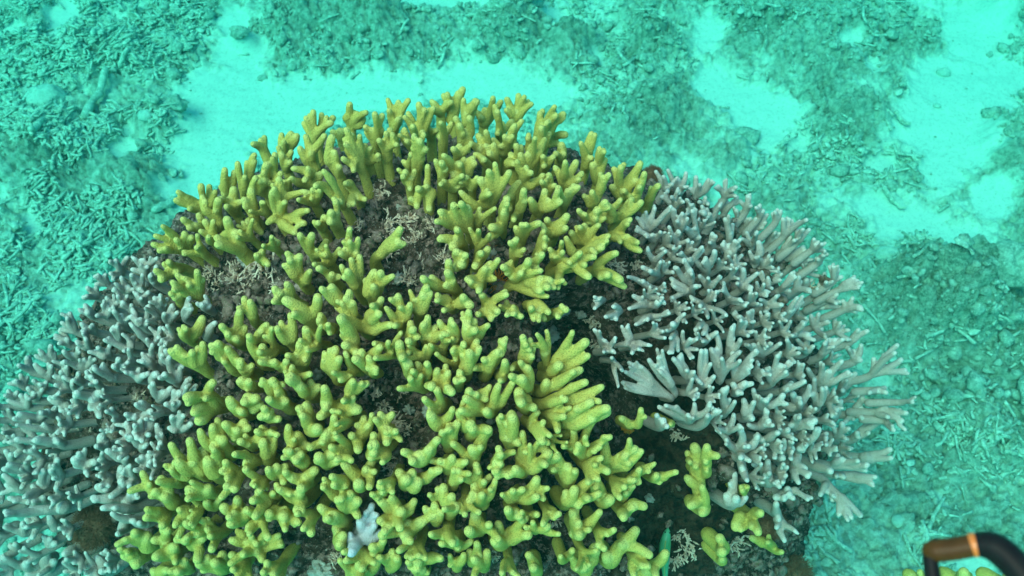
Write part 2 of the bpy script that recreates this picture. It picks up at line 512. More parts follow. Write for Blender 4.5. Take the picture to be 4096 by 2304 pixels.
for k, (lab, cat, kd, pts, rp) in enumerate(LOOSE):
    if kd == 's':
        W = [ground_hit(*p) for p in pts]
        mid = np.mean(W, 0)
        r = rp * np.linalg.norm(mid - CAM) / FPX
        W = np.array(W)
        W[:, 2] = ground_z(W[:, :2]) + r * 0.9 + 0.006
        t = np.linspace(0, 1, 9)
        W = np.stack([np.interp(t, np.linspace(0, 1, len(W)), W[:, j]) for j in range(3)], 1)
        W += rng.normal(0, r * 0.25, W.shape)
        V, Fq = tube(W - mid, r * (1 + rng.normal(0, 0.12, len(W))), 8)
        o = link('dead_coral_stick', mesh_np('dead_coral_stick', V, Fq), M_RUB)
        o.location = mid
        tag(o, lab, cat, 'loose dead coral sticks on the seabed')
    else:
        c = ground_hit(*pts)
        r = rp * np.linalg.norm(c - CAM) / FPX
        c[2] = ground_z(c[:2])[0] + r * 0.25
        V, Fq = ball((0, 0, 0), r, 50 + k, 0.55 if kd == 'd' else 0.25, 28, 18, (1.1, 0.9, 0.7), 2.2)
        o = link('turf_rock' if kd == 'd' else 'stone', mesh_np('rock', V, Fq), M_DEBRIS if kd == 'd' else M_PEB)
        o.location = c
        tag(o, lab, cat, 'loose rocks and stones on the seabed')

# ------------------------------------------------------------------ the dead reef mound carrying the corals
EC = np.array([-0.112, 0.772, 0.321])
ER = np.array([0.742, 0.500, 0.766])

def reef_hit(px, py, s=1.0):
    """first point of the mound ellipsoid along a photo ray, else the ray's closest approach"""
    d = ray(px, py)
    o = (CAM - EC) / (ER * s)
    q = d / (ER * s)
    A, B, Cc = q @ q, o @ q, o @ o - 1
    D = B * B - A * Cc
    t = (-B - math.sqrt(D)) / A if D > 0 else -B / A
    return CAM + d * t

def reef_normal(P):
    return unit((P - EC) / ER ** 2)

CAVES = [(2440, 1330, 150, .13), (2560, 1560, 190, .14), (2620, 1850, 190, .13), (2300, 1260, 130, .10), (2500, 1980, 160, .10), (2250, 1430, 80, .09),
         (1630, 1620, 120, .08), (1320, 1570, 90, .06), (880, 1720, 90, .06), (2200, 2170, 150, .10), (1250, 2150, 110, .07), (1120, 930, 100, .05),
         (330, 1900, 130, .09), (600, 1500, 90, .06), (2750, 2180, 200, .05), (1760, 2000, 110, .09), (560, 2200, 130, .08), (2960, 1330, 110, .08), (1330, 800, 60, .05),
         (2060, 820, 90, .06), (3100, 1700, 110, .07), (2330, 2020, 90, .08), (1000, 1210, 90, .05), (450, 1130, 150, .03), (600, 990, 120, .05), (100, 1900, 300, -.05), (60, 2200, 300, -.06), (2560, 1720, 220, .08), (1040, 1530, 80, .05)]
BULGES = [(reef_hit(c[0], c[1]), c[2] * np.linalg.norm(reef_hit(c[0], c[1]) - CAM) / FPX, -c[3]) for c in CAVES if c[3] < 0]
_ts = np.linspace(0.5, 2.6, 1050)

def coral_hit(px, py):
    """like reef_hit, but on the mound with its side bulges"""
    P = CAM + ray(px, py) * _ts[:, None]
    lev = np.linalg.norm((P - EC) / ER, axis=1) - 1
    for c, rr, h_ in BULGES:
        lev = lev - h_ / 0.72 * np.exp(-0.69 * (((P - c) ** 2).sum(1) / rr ** 2) ** 1.3)
    k = np.argmax(lev < 0) if (lev < 0).any() else int(np.argmin(lev))
    return P[k]

nu, nv = 900, 420
ph = np.arange(nu) / nu * 2 * np.pi
th = np.linspace(0.02, 2.02, nv)
S = np.stack([np.outer(np.sin(th), np.cos(ph)), np.outer(np.sin(th), np.sin(ph)), np.outer(np.cos(th), np.ones(nu))], -1).reshape(-1, 3)
Pm = S * ER * 0.955 + EC
Nn = S / ER
Nn /= np.linalg.norm(Nn, axis=1)[:, None]
disp = 0.040 * fbm(Pm, 7, 4, 61, 0.55) + 0.022 * np.abs(fbm(Pm, 26, 3, 66, 0.55)) + 0.013 * fbm(Pm, 60, 3, 71, 0.6) + 0.006 * np.abs(fbm(Pm, 130, 2, 76))
for cx, cy, r_, dp in CAVES:
    c = reef_hit(cx, cy)
    rr = r_ * np.linalg.norm(c - CAM) / FPX
    d2 = ((Pm - c) ** 2).sum(1) / rr ** 2
    disp -= dp * np.exp(-0.69 * d2 ** 1.3)
Pm = Pm + Nn * disp[:, None]
Fm = []
j = np.arange(nu); jn = (j + 1) % nu
for i in range(nv - 1):
    Fm.append(np.stack([i * nu + j, (i + 1) * nu + j, (i + 1) * nu + jn, i * nu + jn], 1))
Pm = np.vstack([Pm, Pm[:nu].mean(0)])
top = np.array([(len(Pm) - 1, k, (k + 1) % nu, (k + 2) % nu) for k in range(0, nu, 2)])
org = EC * (1, 1, 0)
def dark_patch_at(P):
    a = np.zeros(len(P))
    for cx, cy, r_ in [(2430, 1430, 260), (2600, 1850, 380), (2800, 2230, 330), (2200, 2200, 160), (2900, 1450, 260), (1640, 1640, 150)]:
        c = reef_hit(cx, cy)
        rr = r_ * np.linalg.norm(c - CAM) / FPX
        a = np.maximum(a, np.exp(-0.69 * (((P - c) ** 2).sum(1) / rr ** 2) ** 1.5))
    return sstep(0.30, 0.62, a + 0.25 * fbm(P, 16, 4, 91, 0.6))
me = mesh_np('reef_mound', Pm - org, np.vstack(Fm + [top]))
attr(me, 'algae', dark_patch_at(Pm))  # how far each point takes the darker brown tone
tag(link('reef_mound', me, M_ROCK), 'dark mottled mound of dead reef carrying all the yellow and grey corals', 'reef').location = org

# ------------------------------------------------------------------ living corals
# Each line is one colony: base x,y | fingers as tip x,y[,radius][/start x,y]; unit = ten pixels of an enlarged view of the photo,
# (origin x, origin y, scale, default radius) given per block. Every point is placed in 3D on or above the mound's surface.
BLOCKS = {
('y', 500, 300, .50466, 2.9): '''
153,62|149,28 156,30 166,33/151,47 164,37/150,50 143,33 141,37
150,80|143,47,3.4 159,47/147,62 149,59,4.4 138,57/143,66
150,90|132,74/148,77 142,84/147,79 156,77,3.6 131,81/140,86
125,66|124,46 132,45 137,47/133,54 126,52 123,56
128,76|132,60 127,66 124,63 131,69
172,86|164,48,3.4/162,68 166,60 170,72
190,80|175,42 180,46/177,60 174,54 172,66/180,70 181,77/182,68 186,47
178,42|178,22 183,29/176,34 192,29 190,33/186,40
200,64|195,42 190,40 203,42 198,30 204,31
213,50|208,18 217,20 225,19 209,27 217,34
232,58|224,29 233,22 238,26 245,25/240,36 236,45 221,32
230,64|228,40 221,42 217,47 223,52
208,70|207,45 201,51 216,55/208,58 210,42
230,82|234,51,3.4 239,58,3.2/230,66 229,47 237,46
226,88|216,74 220,80 227,82 226,91/225,85 222,76
240,94|240,71 232,90,3.4 231,106,3.4/234,92 241,108,3.4/243,94 239,88
251,88|246,67 251,69 254,74
176,107|157,75 150,88/158,88 165,98 170,100
168,122|163,108,3.6 167,99 162,116,4 170,117
184,94|176,88 181,103 177,104 174,86/178,86 184,99 191,99
122,116|122,81 118,89 143,92/126,97 127,100 116,92 112,118/118,114 136,126/125,118 146,107/134,112 143,118/134,114
104,116|100,90,3.2 94,98 104,80/100,95 96,118/100,116 109,126/102,118
114,100|112,70,3.2 119,62 106,80/102,90 118,71 124,77 111,83/108,90
94,98|89,69 97,68 103,67 103,62/100,72 95,80
82,102|79,74 87,76 78,93 83,86
88,110|86,89,4 93,100/88,103 75,97 80,104
68,110|41,92 47,96 39,99 60,87 67,87 72,91 50,106 57,112/64,108
78,120|74,98,3.2 61,95/64,107 70,118/70,124
73,136|63,115 70,115 59,123 66,128 87,123,3.2/78,131
54,142|29,119 23,127 33,124 47,125 40,130 53,128 21,134 26,139
66,124|55,119 45,114 58,110 50,121
94,142|88,124,4.5 80,113,4 92,132,4 72,134,4
156,122|158,112 153,117
150,146|138,126,3.2 148,126,3.2 160,131,3.2/156,140
181,150|178,121,3 178,131 185,129 173,138 170,141 184,141
196,148|219,121,3.6/204,140 218,132,3.4/208,138 213,128,3.6/203,142
''',
('y', 1500, 300, .50466, 3.0): '''
63,40|70,10 66,13 57,14 54,15 59,29/60,36
72,44|70,18 82,20,3.4/74,29 73,29/72,38 80,19
54,62|52,37 55,42 51,48
68,64|67,39 64,33 75,33/75,46 76,37 70,44/75,54
86,42|94,17 101,20 79,28/86,38 87,26 84,33
110,38|104,18/109,30 114,15 119,16 125,22/114,33 103,27 112,28
99,54|97,28,3.2 101,37 97,46 109,36/100,46
104,66|111,39 117,35 103,48/104,58 99,56 93,50/100,62
90,66|88,44 82,57/86,62 81,47/88,56 75,53/84,60
64,72|77,54/68,62 67,55 62,58
126,56|143,24 133,27 131,29 150,30/138,45 144,31/136,44 138,36
128,68|132,41 137,36 139,45 121,49/122,58
134,54|152,47/140,50 147,55/138,54 141,49
97,70|87,55/92,62 94,54/95,62 90,62
112,74|112,55 116,56 107,62 112,71,3.2/106,70
120,80|124,55 127,49 135,50/130,62 115,62/117,70 122,61
132,78|133,64 142,64/136,72 134,72
72,74|79,65/72,71 80,69/74,78 65,70
92,74|78,62/86,68 86,67
71,86|61,78/67,84 67,70 54,63,3.2/60,74 70,82
92,108|83,82,3.4 90,75,3.3/92,92 95,69,3.2/96,90 91,94,3/86,97 67,92,3.3/80,104 107,76,3.2/98,92
108,98|115,84/108,94 103,98 107,108
114,90|120,72,3.3 124,77 134,79/124,88 139,79
128,112|135,91,3.4 148,100,3.4/134,105 123,98,3.2/126,106 138,98
136,98|143,87/136,94 138,78 132,84
77,126|51,108,3.3/60,114 48,116,3.3/58,118 62,102,3.3/66,116 68,101,3.3 73,104,3.8
70,134|65,122,3.5 50,130,3.2/62,131 61,137,4
101,122|98,113,3.6 92,121,4 102,108,3.5 105,97,3.5/102,110 90,131/95,126
113,112|120,98,3.8/115,106 110,115
116,132|131,117/120,124 120,118,3.4 116,118,3.2 111,120/114,126
142,128|153,111,3.5/144,120 152,121,3.5/144,124 136,114,3.2 133,121,3/138,126
148,108|162,88/154,96 153,91,3.2 145,89 148,96 158,87
149,94|151,68/149,82 160,68/152,82 142,72/148,84 165,77/155,86
166,80|163,53 165,56 172,45,3.2/168,62 175,46/170,60 172,65/168,72
146,72|148,54,3.8 143,62 150,62
176,90|178,57 182,60/177,72 172,70,3.5 183,66/178,78 179,75
173,108|182,88,3.2/174,100 165,95/170,102 172,92,3.2 179,77 186,78/178,92
172,122|176,107,3.5 183,100/175,112 161,107/168,114 166,110 175,113
196,102|189,73/193,90 195,72/194,90 211,69,3.4/198,88 187,88 196,92/196,96 207,83/200,92
202,108|214,77/206,98 213,81/207,98 210,88 197,91
192,116|205,97/196,108 212,100/200,110 184,102/188,112 181,110/186,114
215,106|225,87/218,98 219,88/217,98
164,134|166,118,3.2 178,118/170,128 162,120 186,127/176,133 184,132/174,134 155,124/158,131
186,126|211,140,3.3/198,131 209,133/198,129 195,133/190,129 203,114/196,121
160,144|181,136,3.4/168,142 175,141 151,128,3.2/156,140 185,131
130,140|134,123 135,128,3.4 135,136,3.6 128,143,3.2
''',
('y', 500, 1000, .50466, 3.2): '''
46,14|30,11 28,24/36,18 41,18 34,9
61,40|57,16,3/59,30 37,25,3.2/48,34 41,19/48,29 62,22 50,27
46,44|36,34 43,34 39,38
106,6|114,12,2.6/108,7 104,4
143,30|125,11,3.5/134,20 130,7,3.3 138,4,3.6 147,16,3.2/144,24
140,44|128,26,3.3/132,36 118,30,3.2/126,38 117,41,3.2/126,40 122,33/130,38
166,26|153,14,3.4 164,19,3.4 170,21
186,36|176,16,3.8/182,28 171,12,3 179,6,3.6 186,4,3 173,21,3
196,44|198,16,3.5/192,34 203,17,3.4 213,20,3.3/202,29 197,28,3.8 200,20,3.2
152,62|126,39,4.4/146,52 153,36,4/150,50 133,50,3.4/142,54
166,62|153,55,3.6 161,59,3 162,66,3
184,56|155,30,3.5/166,40 163,28,3.6/170,38 175,37,3.8/178,46 168,40,3 181,41,3/181,50
190,66|204,38,3.6/194,52 167,44,3.4/180,56 171,52,3.6/180,60 202,50,3.6/196,56 212,59,3.4/198,64
184,84|170,53,4.6/180,72 180,61,3.4 173,62,3.6 174,75,4/178,78 184,82,4
140,98|143,61,3.5/144,84 138,73,3.4/141,86 145,76,3.3/143,88 128,83,3.3/136,88
135,80|123,56,3.2/130,70 131,50,3.1/133,70 120,61,3/128,72
104,60|94,37,3.2/100,52 99,40,3/102,52
91,76|91,47,3.4/90,66 76,60,3.2/86,66 96,60,3.2/92,68 81,66 88,70,3.6
106,76|113,58,3.4/108,68 98,68,3.4/104,72 118,62/112,70 108,64
109,92|109,76,4.2 98,70,3.4/104,82 114,86,3.4
88,98|68,75,3.4/76,84 73,73,3.2/78,82 82,77,3.2 78,88,3.4
98,100|80,77,3.4/88,88 91,87,4/94,94 101,91,3.6 86,82,3
124,94|118,88,3.6/122,92 128,88,3.2 131,92,3
141,104|128,97,4/134,102 132,92,3.2 131,106,3.4 147,98,3.4
122,116|117,103,3.8 125,106,3.4 108,102,3.4/116,112
104,110|91,102,3.6/100,108 89,104,3 98,104,3.4
148,118|138,107,4.8/142,113 131,99,3.6/138,108 154,108,3.6
68,100|35,79,3.4/48,88 43,79,3.2/50,87 40,76,3.2 53,80,3.2/56,90 62,73,3.6/60,88 58,76/58,86
53,74|42,62,2.8 46,60,2.8 48,62,2.8 62,53,3.4/56,66 44,66,2.8
78,122|48,117,3.6/62,116 49,122,3.2/60,118 63,118,3.4/68,116 70,104,3.8/66,114
96,132|82,118,4.2/90,126 84,122,3.6 92,128,4
101,126|97,116,5 104,117,4.4 94,120,4 108,122,3.6
116,134|110,125,3.8 107,132,3.6 122,134,3.4 113,131,3.6
132,128|113,118,3.8/124,122 118,104,3.6/123,116 127,119,4
147,136|137,123,3.8/143,131 144,121,3.4 140,128,3.4
166,128|158,108,4/160,122 158,124,5 181,116,3.8/178,124 186,126,5/176,128
178,114|181,103,3.6/178,112 193,105,3.4/183,111 173,120,3.2
168,106|167,77,3.6/166,96 162,78,2.8/162,92 170,85,3.4/168,98 158,80,2.4/158,92
194,96|203,76,4/194,86 187,80,4 182,86,4.6
197,99|193,84,3.4/196,95 199,94
228,100|217,73,4.4/222,86 224,90,5
''',
('y', 1400, 1000, .50466, 3.6): '''
41,64|28,45,3/36,56 38,35,3.2/40,52 48,42,3.2/43,54 35,60,3.2
49,78|48,56,4/48,70 50,62,3.8 46,72,3.8
60,76|62,52,3.4/58,68 69,60,3.4/62,68 76,66,3.4/66,70 58,58
54,56|61,28,3.6/56,46 64,33,3/58,48 58,34,3.6/56,48 47,31,3/52,46
86,34|78,8,3.8/80,26 77,17,3.8 57,22,3.6/70,29 64,21,3.4/70,28 75,28,3.6
104,28|108,13,3.6/104,22 95,25/100,27 102,33,3.4/102,28 112,10,3.8 118,7,3.4 92,23,3
88,6|88,12,5 84,1,4.4 92,4,4
101,12|104,2,3.6 99,13,4
82,44|68,40,3.6/76,40 96,44,4.4/88,42 74,48,3
107,48|104,35,3.4 125,35,3.4/113,41 118,49,3.4/110,46 112,56,3.4/110,48 101,51,3.2
128,26|150,14,3.8/136,20 136,18,3.6 142,8,3.6/136,16 121,13,3.2 124,18,3 153,3,3.6/144,10 152,16,3
124,28|160,24,4.2/142,25 152,22,3.8/146,24 170,24,3/158,26 151,33,3.2/147,28 158,37,3.2/146,34 163,30,2.8
142,42|146,56,3.6/144,44 158,50,3.4/148,42 155,56,3/149,46 150,57,3.2/146,46
130,46|124,52,3 130,51,3 136,53,3 118,44,3
160,50|172,47,3.4/164,50 165,53,3 168,44,3
162,16|178,9,3.6/168,13 195,5,3.4/180,10 190,22,3.6/180,13 165,31,2.8/166,20 183,2,3.4
190,16|212,2,3.6/198,10 215,24,3.6/202,19 219,30,3.4/206,22 205,20,4
85,80|80,54,3.2/82,70 70,56,3.2/80,68 76,66,3.4 82,58,3.2
97,78|92,58,4.4/96,72 89,49,3/94,64 94,48,3.2/96,64 99,55,3/98,66 110,59,3.2/102,68
92,102|95,80,4.4/92,94 90,73,3.2/91,88 103,77,3.4/96,90 101,71,3.4/97,86
107,102|118,79,4.2/110,94 124,69,3.2/116,84 123,73,3.2/116,86 106,86,4
120,100|119,104,4 123,88,3.8
72,110|69,94,3.4/70,104 78,96,3.6/76,106 76,91,3.2 64,108,4.4 81,113,3.8/76,110
86,110|87,96,3.4 90,102,3.4 84,104,3.2
100,120|94,111,4.4/97,117 112,107,3.8/103,116 100,114,4
113,130|118,106,3.8/114,122 130,103,3.4/120,120 91,117,4/102,124 87,127,4/96,128 108,128,5
138,96|137,68,3.5/137,86 143,70,3.2/141,84 146,76,3.4/142,86 145,84,3.6
142,112|141,92,3.6/142,104 136,101,4.2/140,108
157,94|148,66,2.8/154,82 156,63,2.8/156,80 155,81,3.5
156,102|177,64,3.3/164,86 179,76,3/166,88 188,72,4.2/168,86 166,91,4.4 190,83,3.8/170,94
150,114|184,94,4.2/164,106 178,96,3.6 156,104,4
146,124|188,104,3.8/166,116 201,108,3.6/178,116 199,120,3.2/178,120 172,118,4.4/160,121
140,126|133,111,5/138,120 146,125,4.4 134,118,4.6
158,138|192,120,4.4/174,132 205,125,4.6/184,134 194,133,3.8/178,139
76,142|82,125,3.4/74,136 63,130,4.6/70,138
129,144|128,129,5 119,131,3.6 124,137,4.4
92,142|85,127,3.8/89,136 96,138,4.6 90,119,3.8
134,92|128,94,3.2
''',
('y', 1000, 1573, .50466, 4.0): '''
50,30|41,17,4.4/46,24 38,11,3.8 44,8,3.6 54,28,5.6
64,46|67,18,3.6 66,26,4.4 60,31,4.6 57,38,4
61,56|54,50,4.8 66,47,4.6 70,54,4.6
84,44|91,18,3.6/87,34 97,16,3/92,30 80,33,4.6 94,25,3.6
107,36|103,15,4/106,28 99,20,3.6 110,29,4.6 116,30,3.4
98,52|98,32,3.8 98,40,4.8 98,47,4.6
95,64|97,53,4.6 99,62,4.2 92,60,4
35,48|28,46,3.6 30,25,3.6/33,38 35,36,3 48,41,5.4
14,56|10,37,4.4/13,48 21,33,3.4/16,45
14,34|5,30,3.6 17,31,3.2 22,33,3
46,60|37,45,4.2/42,54 31,45,3.4/38,54 36,53,3.8
24,66|14,60,3.6 28,58,3.8 21,58,3.4
46,72|30,65,4.4/40,68 27,62,3.4 52,60,4.6 40,76,4.4/43,72
44,88|36,94,4.2/41,84 40,77,4.4 22,76,3.2/34,80 20,72,3
24,94|14,96,4.6/20,94 28,92,4.2 39,103,3.6/32,98 28,109,3.2/27,100 27,98,4.6
22,82|18,79,3 25,73,3.2
90,72|74,55,3.8/84,65 86,72,5.4
78,92|58,67,3.2/66,78 57,74,3.6/66,80 69,84,4.6 79,79,4.6/79,86 86,85,4.4
76,102|55,90,3.8/66,97 61,99,3.6/68,99 66,96,4.6
72,118|68,105,5 71,120,4.6 74,112,5
122,74|118,62,4 129,62,4.4 134,69,5/130,74 151,60,3.6/140,67 124,68,4.6
106,80|103,73,3.8 96,80,3.2/103,80
122,100|97,80,3.6/108,88 103,85,4.4/110,91 112,81,4.2/115,90 120,93,5 131,84,3.8/126,92
126,110|146,96,4.4/134,103 103,113,4.4/116,109 122,113,4.8 127,118,3.6 137,101,4.6
100,124|106,116,3.8 97,122,4.4
132,134|127,126,4.6 133,133,4.8 152,131,3.8/142,131 125,134,3.2
112,140|113,124,3.6/112,134 102,130,3.6 117,130,4.2
80,146|75,134,4 87,135,4.4 103,130,4/96,140 91,141,4 71,132,3.2
138,54|121,46,4/130,51 134,48,5/136,52 149,36,4.4/143,46 128,54,4.4 142,44,4.4
158,46|158,24,3.8/158,36 165,22,4.2/160,36 152,30,3.6
176,36|172,5,3.8/174,22 168,14,4.2 176,27,5
176,60|160,39,3.2/170,48 176,43,4.6 189,27,4.4/182,42 183,42,3.2
157,62|161,50,4.6/157,56 172,54,3.6/162,58 150,53,3.8
160,76|162,60,3.2/161,70 168,68,3.4
182,74|164,60,3.2/174,68 179,55,3.6/180,66 186,70,4
196,58|197,43,3.4 199,48,4 194,55,3.4 199,56,3.2
208,44|208,17,4.6/207,34 197,19,3.6/202,34 204,34,4.6
216,66|216,30,3.4/214,50 230,37,3.2/220,54 238,46,4.2/224,60 210,60,4.6/214,62 193,62,4/206,62 222,40,3
212,84|208,77,3.4 216,76,3.4 228,67,4/220,78 237,75,3.4/224,79 228,82,4.2 199,80,3.2/206,84
208,96|211,94,4.4 204,92,4 214,98,3.8
158,98|153,73,4/156,88 160,81,4.6 163,90,4.4
150,92|149,75,3.2 142,80,3
148,104|146,87,3.6/148,98 138,90,3.2/144,98 152,94,3.4
184,90|177,70,3.8/181,82 176,79,4.6 195,68,3.4/188,82 184,80,4
182,110|178,94,4.4/180,104 173,109,4.4/178,109 190,104,4
196,122|197,102,4.2/196,112 194,117,5.6 222,112,4.6/208,115 219,98,3.8/208,110
226,108|237,105,3.2/230,107 224,102,3 246,112,3/234,108 218,106,3
166,122|151,119,3.6/160,119 176,117,3.4 162,118,4
176,136|174,125,3.6 180,118,3.4/178,130
164,140|170,127,3.6/166,134 158,128,3.2
186,140|188,125,3.6/187,134 177,131,3.6
222,98|215,94,3 228,96,3
138,144|136,139,4 129,138,3.4
''',
('y', 2000, 1573, .50466, 3.9): '''
44,62|31,37,3.8/40,52 45,49,4.6 36,44,3.6
54,74|54,56,4.4/54,68 60,61,3.8 45,49,3.6/50,62
50,90|60,75,4.8/54,84 80,79,4/64,84 76,66,3.8/64,76 52,78,4.4
58,46|58,28,3/58,40 50,42,3
64,44|75,20,3.2/68,32 68,34,3/65,40
52,34|72,6,4.2/60,16 86,14,4.8/66,22 62,14,4
66,52|62,40,4/65,47 64,41,3
84,64|82,36,3.8/83,52 108,43,3.6/92,54 104,48,4/92,56 103,36,3.2/98,50 113,45,3.2/100,58 100,49,3.6
64,52|88,34,3/74,43 80,42,3.4/70,47
82,88|76,66,3.6/80,78 88,84,5.2 72,72,3.2
97,94|116,90,3.8/106,88 98,99,4.2/97,95 106,90,4
96,84|106,73,3/100,79 100,79,3.2
101,70|124,55,3.2/112,61 111,60,3.4 103,69,3.6
121,68|141,62,3.2/130,66 124,65,3.6
62,112|57,93,4.2/60,104 62,102,4.6 63,113,5.2 80,93,3.8/70,104 71,108,3.4
50,132|48,129,3 58,124,3.4
68,142|55,128,4.2/61,136 76,121,5.2/72,132 66,138,5
86,136|109,107,4.6/95,122 84,128,5 98,118,4.8
112,146|132,126,4/122,136 117,140,4.4
30,144|22,127,3.8/27,136 26,138,4
163,96|154,41,4.2/158,62 147,66,3.8/156,73 160,73,3.6 150,90,4/157,84 148,46,3/154,58 160,96,4.6
164,66|164,41,4/164,56 163,54,2.6
177,124|174,114,4 176,126,4.2
176,133|176,131,3.4
199,98|207,95,3.6/203,94 205,111,3.4/200,102 186,108,4.4/190,98 190,109,3
218,124|224,126,2.6 212,118,2.6/216,121 198,114,3/208,118
192,78|192,77,2.6 191,74,2.4
134,24|135,25,2.8
104,27|95,19,3/103,25 112,12,3/109,25
''',
('y', 0, 1573, .50466, 3.9): '''
142,90|112,62,3.4/122,76 118,71,3.4/122,78 122,77,3.6 130,82,4.6
152,68|131,58,3/142,63 135,60,3.2 143,60,4.2/148,65 138,54,3
166,68|135,40,3.2/146,54 152,53,4/160,62 140,54,4.2/150,60
176,70|150,36,4/154,52 160,44,4 164,52,4.8/170,62 173,44,4.8/174,58
144,72|124,70,3.2/136,71 138,69,3.4
174,80|164,75,4.4 148,76,4.4/158,77 148,84,3.4/158,81 151,70,2.8
170,90|163,86,4 174,84,3.4
194,100|176,90,4.6/186,94 188,83,4 181,98,3.6 183,104,4.6 196,92,4.4
150,96|141,92,3.6/147,94 143,103,3 138,106,2.8/142,100
166,108|150,98,3.6/158,104 147,103,3 155,112,4.6 147,115,2.8 164,100,3.6
120,122|98,116,3.2/108,116 106,110,3.6/112,114 116,112,5
133,122|133,108,3.6/133,116 132,116,4.2
114,130|96,129,4.6/104,128 107,137,4.6 94,123,2.8
140,126|122,130,4.6 138,121,4.6 139,135,3
154,120|146,116,4 162,114,4.4 155,112,4.4
150,140|146,132,3.8/148,137 140,142,3.4
205,126|196,107,3 192,128,3.6 208,133,3.6 187,108,3/192,112 222,112,3/214,116 224,120,3 182,116,3/190,118 199,113,3 212,108,2.8 203,119,3
178,140|176,126,4.6/177,134 163,130,4.6 156,135,3.8 170,134,4.6
126,144|120,140,3.6 133,140,4 146,142,3.6
186,36|178,24,4.4 194,22,4.2 197,27,4 188,29,4
182,50|168,25,3.6/173,38 176,36,4.6 172,20,3.2
178,54|167,36,3.2 158,29,3/166,42 169,44,3.6
200,44|194,33,3 190,38,3.2 209,30,3.2/203,37 216,32,3/207,37
''',
('y', 3600, 2050, .19255, 11): '''
60,156|40,120,8 22,134,8
136,156|132,122,11/134,136 148,138,9 118,128,11
222,156|222,132,10 232,140,9
''',
('g', 2300, 600, .54348, 1.95): '''
66,30|59,15 65,19 72,25 68,31
77,34|68,14 76,21 82,16/79,26 81,27 76,32
89,36|89,19 84,28 92,25 99,22 101,22/96,30
72,44|63,34 71,34 80,38/74,42 76,29
96,42|96,34 91,38 98,40
110,36|105,26 110,22 115,28 119,27 119,34
86,50|82,36/84,44 85,40 88,43 82,47
110,48|104,40 106,36 111,35 120,34/113,42 118,37
126,46|129,34 127,33 130,41 122,38
101,56|94,46,2.4 93,41 107,40 97,49
136,50|136,40 133,42 139,44 134,44
118,56|119,44 111,51 116,53 122,49
54,62|45,49/50,57 52,45 59,42/56,52 71,41/60,54 55,52
77,64|71,42/75,56 83,50 75,52 79,46
60,68|44,59/53,63 52,63 63,60 57,62
91,68|86,44/89,58 88,57 81,57,2.6/86,62 92,64
74,72|76,59 69,56 84,66
114,68|110,50,2.2 116,54 114,60
130,60|133,50 142,47/136,54 141,53 139,57
148,54|149,43 152,44 147,45 145,46
152,66|158,50 160,51 153,50 166,52/158,58 171,51
162,70|168,58/164,66 173,58/166,66 163,58
141,70|151,61/145,66 148,60 143,57 147,65
152,76|159,63/154,72 162,66 157,64 154,69
101,72|101,61,2.3 104,63 99,68
131,72|134,60/132,68 126,60 122,65/127,69
84,86|78,75 89,78 84,81 95,73/88,80 94,71
59,86|53,73/57,80 67,74/60,81 61,78
62,92|49,86,2.3/57,90 63,82 55,89,2.4
97,92|96,79,2.4 103,74,2.3/99,84 101,84 88,80/93,86
112,82|114,69,2.7 108,69 118,66 122,65/117,74
134,84|135,67,2.7/136,76 133,79 128,74/131,80
148,82|169,71,2.4/158,77 170,73/160,78 176,75/164,79 163,72 148,72
156,88|172,79,2.6/162,84 173,80/164,84 171,83 167,78
174,74|182,69 176,65 178,70 184,74
178,84|184,74 183,77 179,80 182,83
86,102|73,86,2.3/80,95 80,80,2.3/84,92 85,88,2.4
88,106|70,94,2.3/80,101 72,100,2.3/81,104 70,109/79,105 89,100,2.4
98,104|98,94 108,93/101,100 91,92,2.3
93,114|86,110,2.3 92,115,2.4 98,124/95,117 112,122/101,117
62,104|38,93/51,99 49,96,2.4/55,101 66,98 67,104
59,114|42,107,2.4/51,111 39,117/49,114 61,112,3 66,112
56,122|63,125,2.6 53,125,2.3 44,129/51,124 70,120
34,118|22,123,2.3 30,125,2.3 28,115,2.3
22,110|14,108 14,117/18,112 17,110
122,104|124,87,2.5/122,96 130,101/125,101 130,104 119,98 135,90/126,97
113,112|108,103 122,110/116,110 126,115/118,112 109,97
142,102|142,93/142,98 145,102 135,90
150,104|160,95/154,100 163,93 160,90 159,104
170,100|170,95,2.8 175,95 165,88 162,90
190,98|192,86/191,93 194,87 190,85 187,85 197,93
192,104|206,94/198,99 209,96/200,100 211,99 203,99 206,94
180,106|185,97/182,102 178,102 184,90
176,116|170,115,2.2 183,116 190,114 197,116/186,115 176,113
197,118|211,116,2.3/203,116 208,119,2.4 197,110 205,108
140,116|136,110 153,114,2.3/145,114 141,120 149,107
70,132|72,128,2.8 81,120/74,128 67,133
96,132|94,136,2.2/96,130 88,133,2.2/93,127
130,132|131,117 127,119 132,126 121,122/126,128 116,120/124,128
154,126|156,119 159,118 164,108/157,119 168,107 151,126
161,136|169,127/164,132 173,136,2.4 168,126 159,137
''',
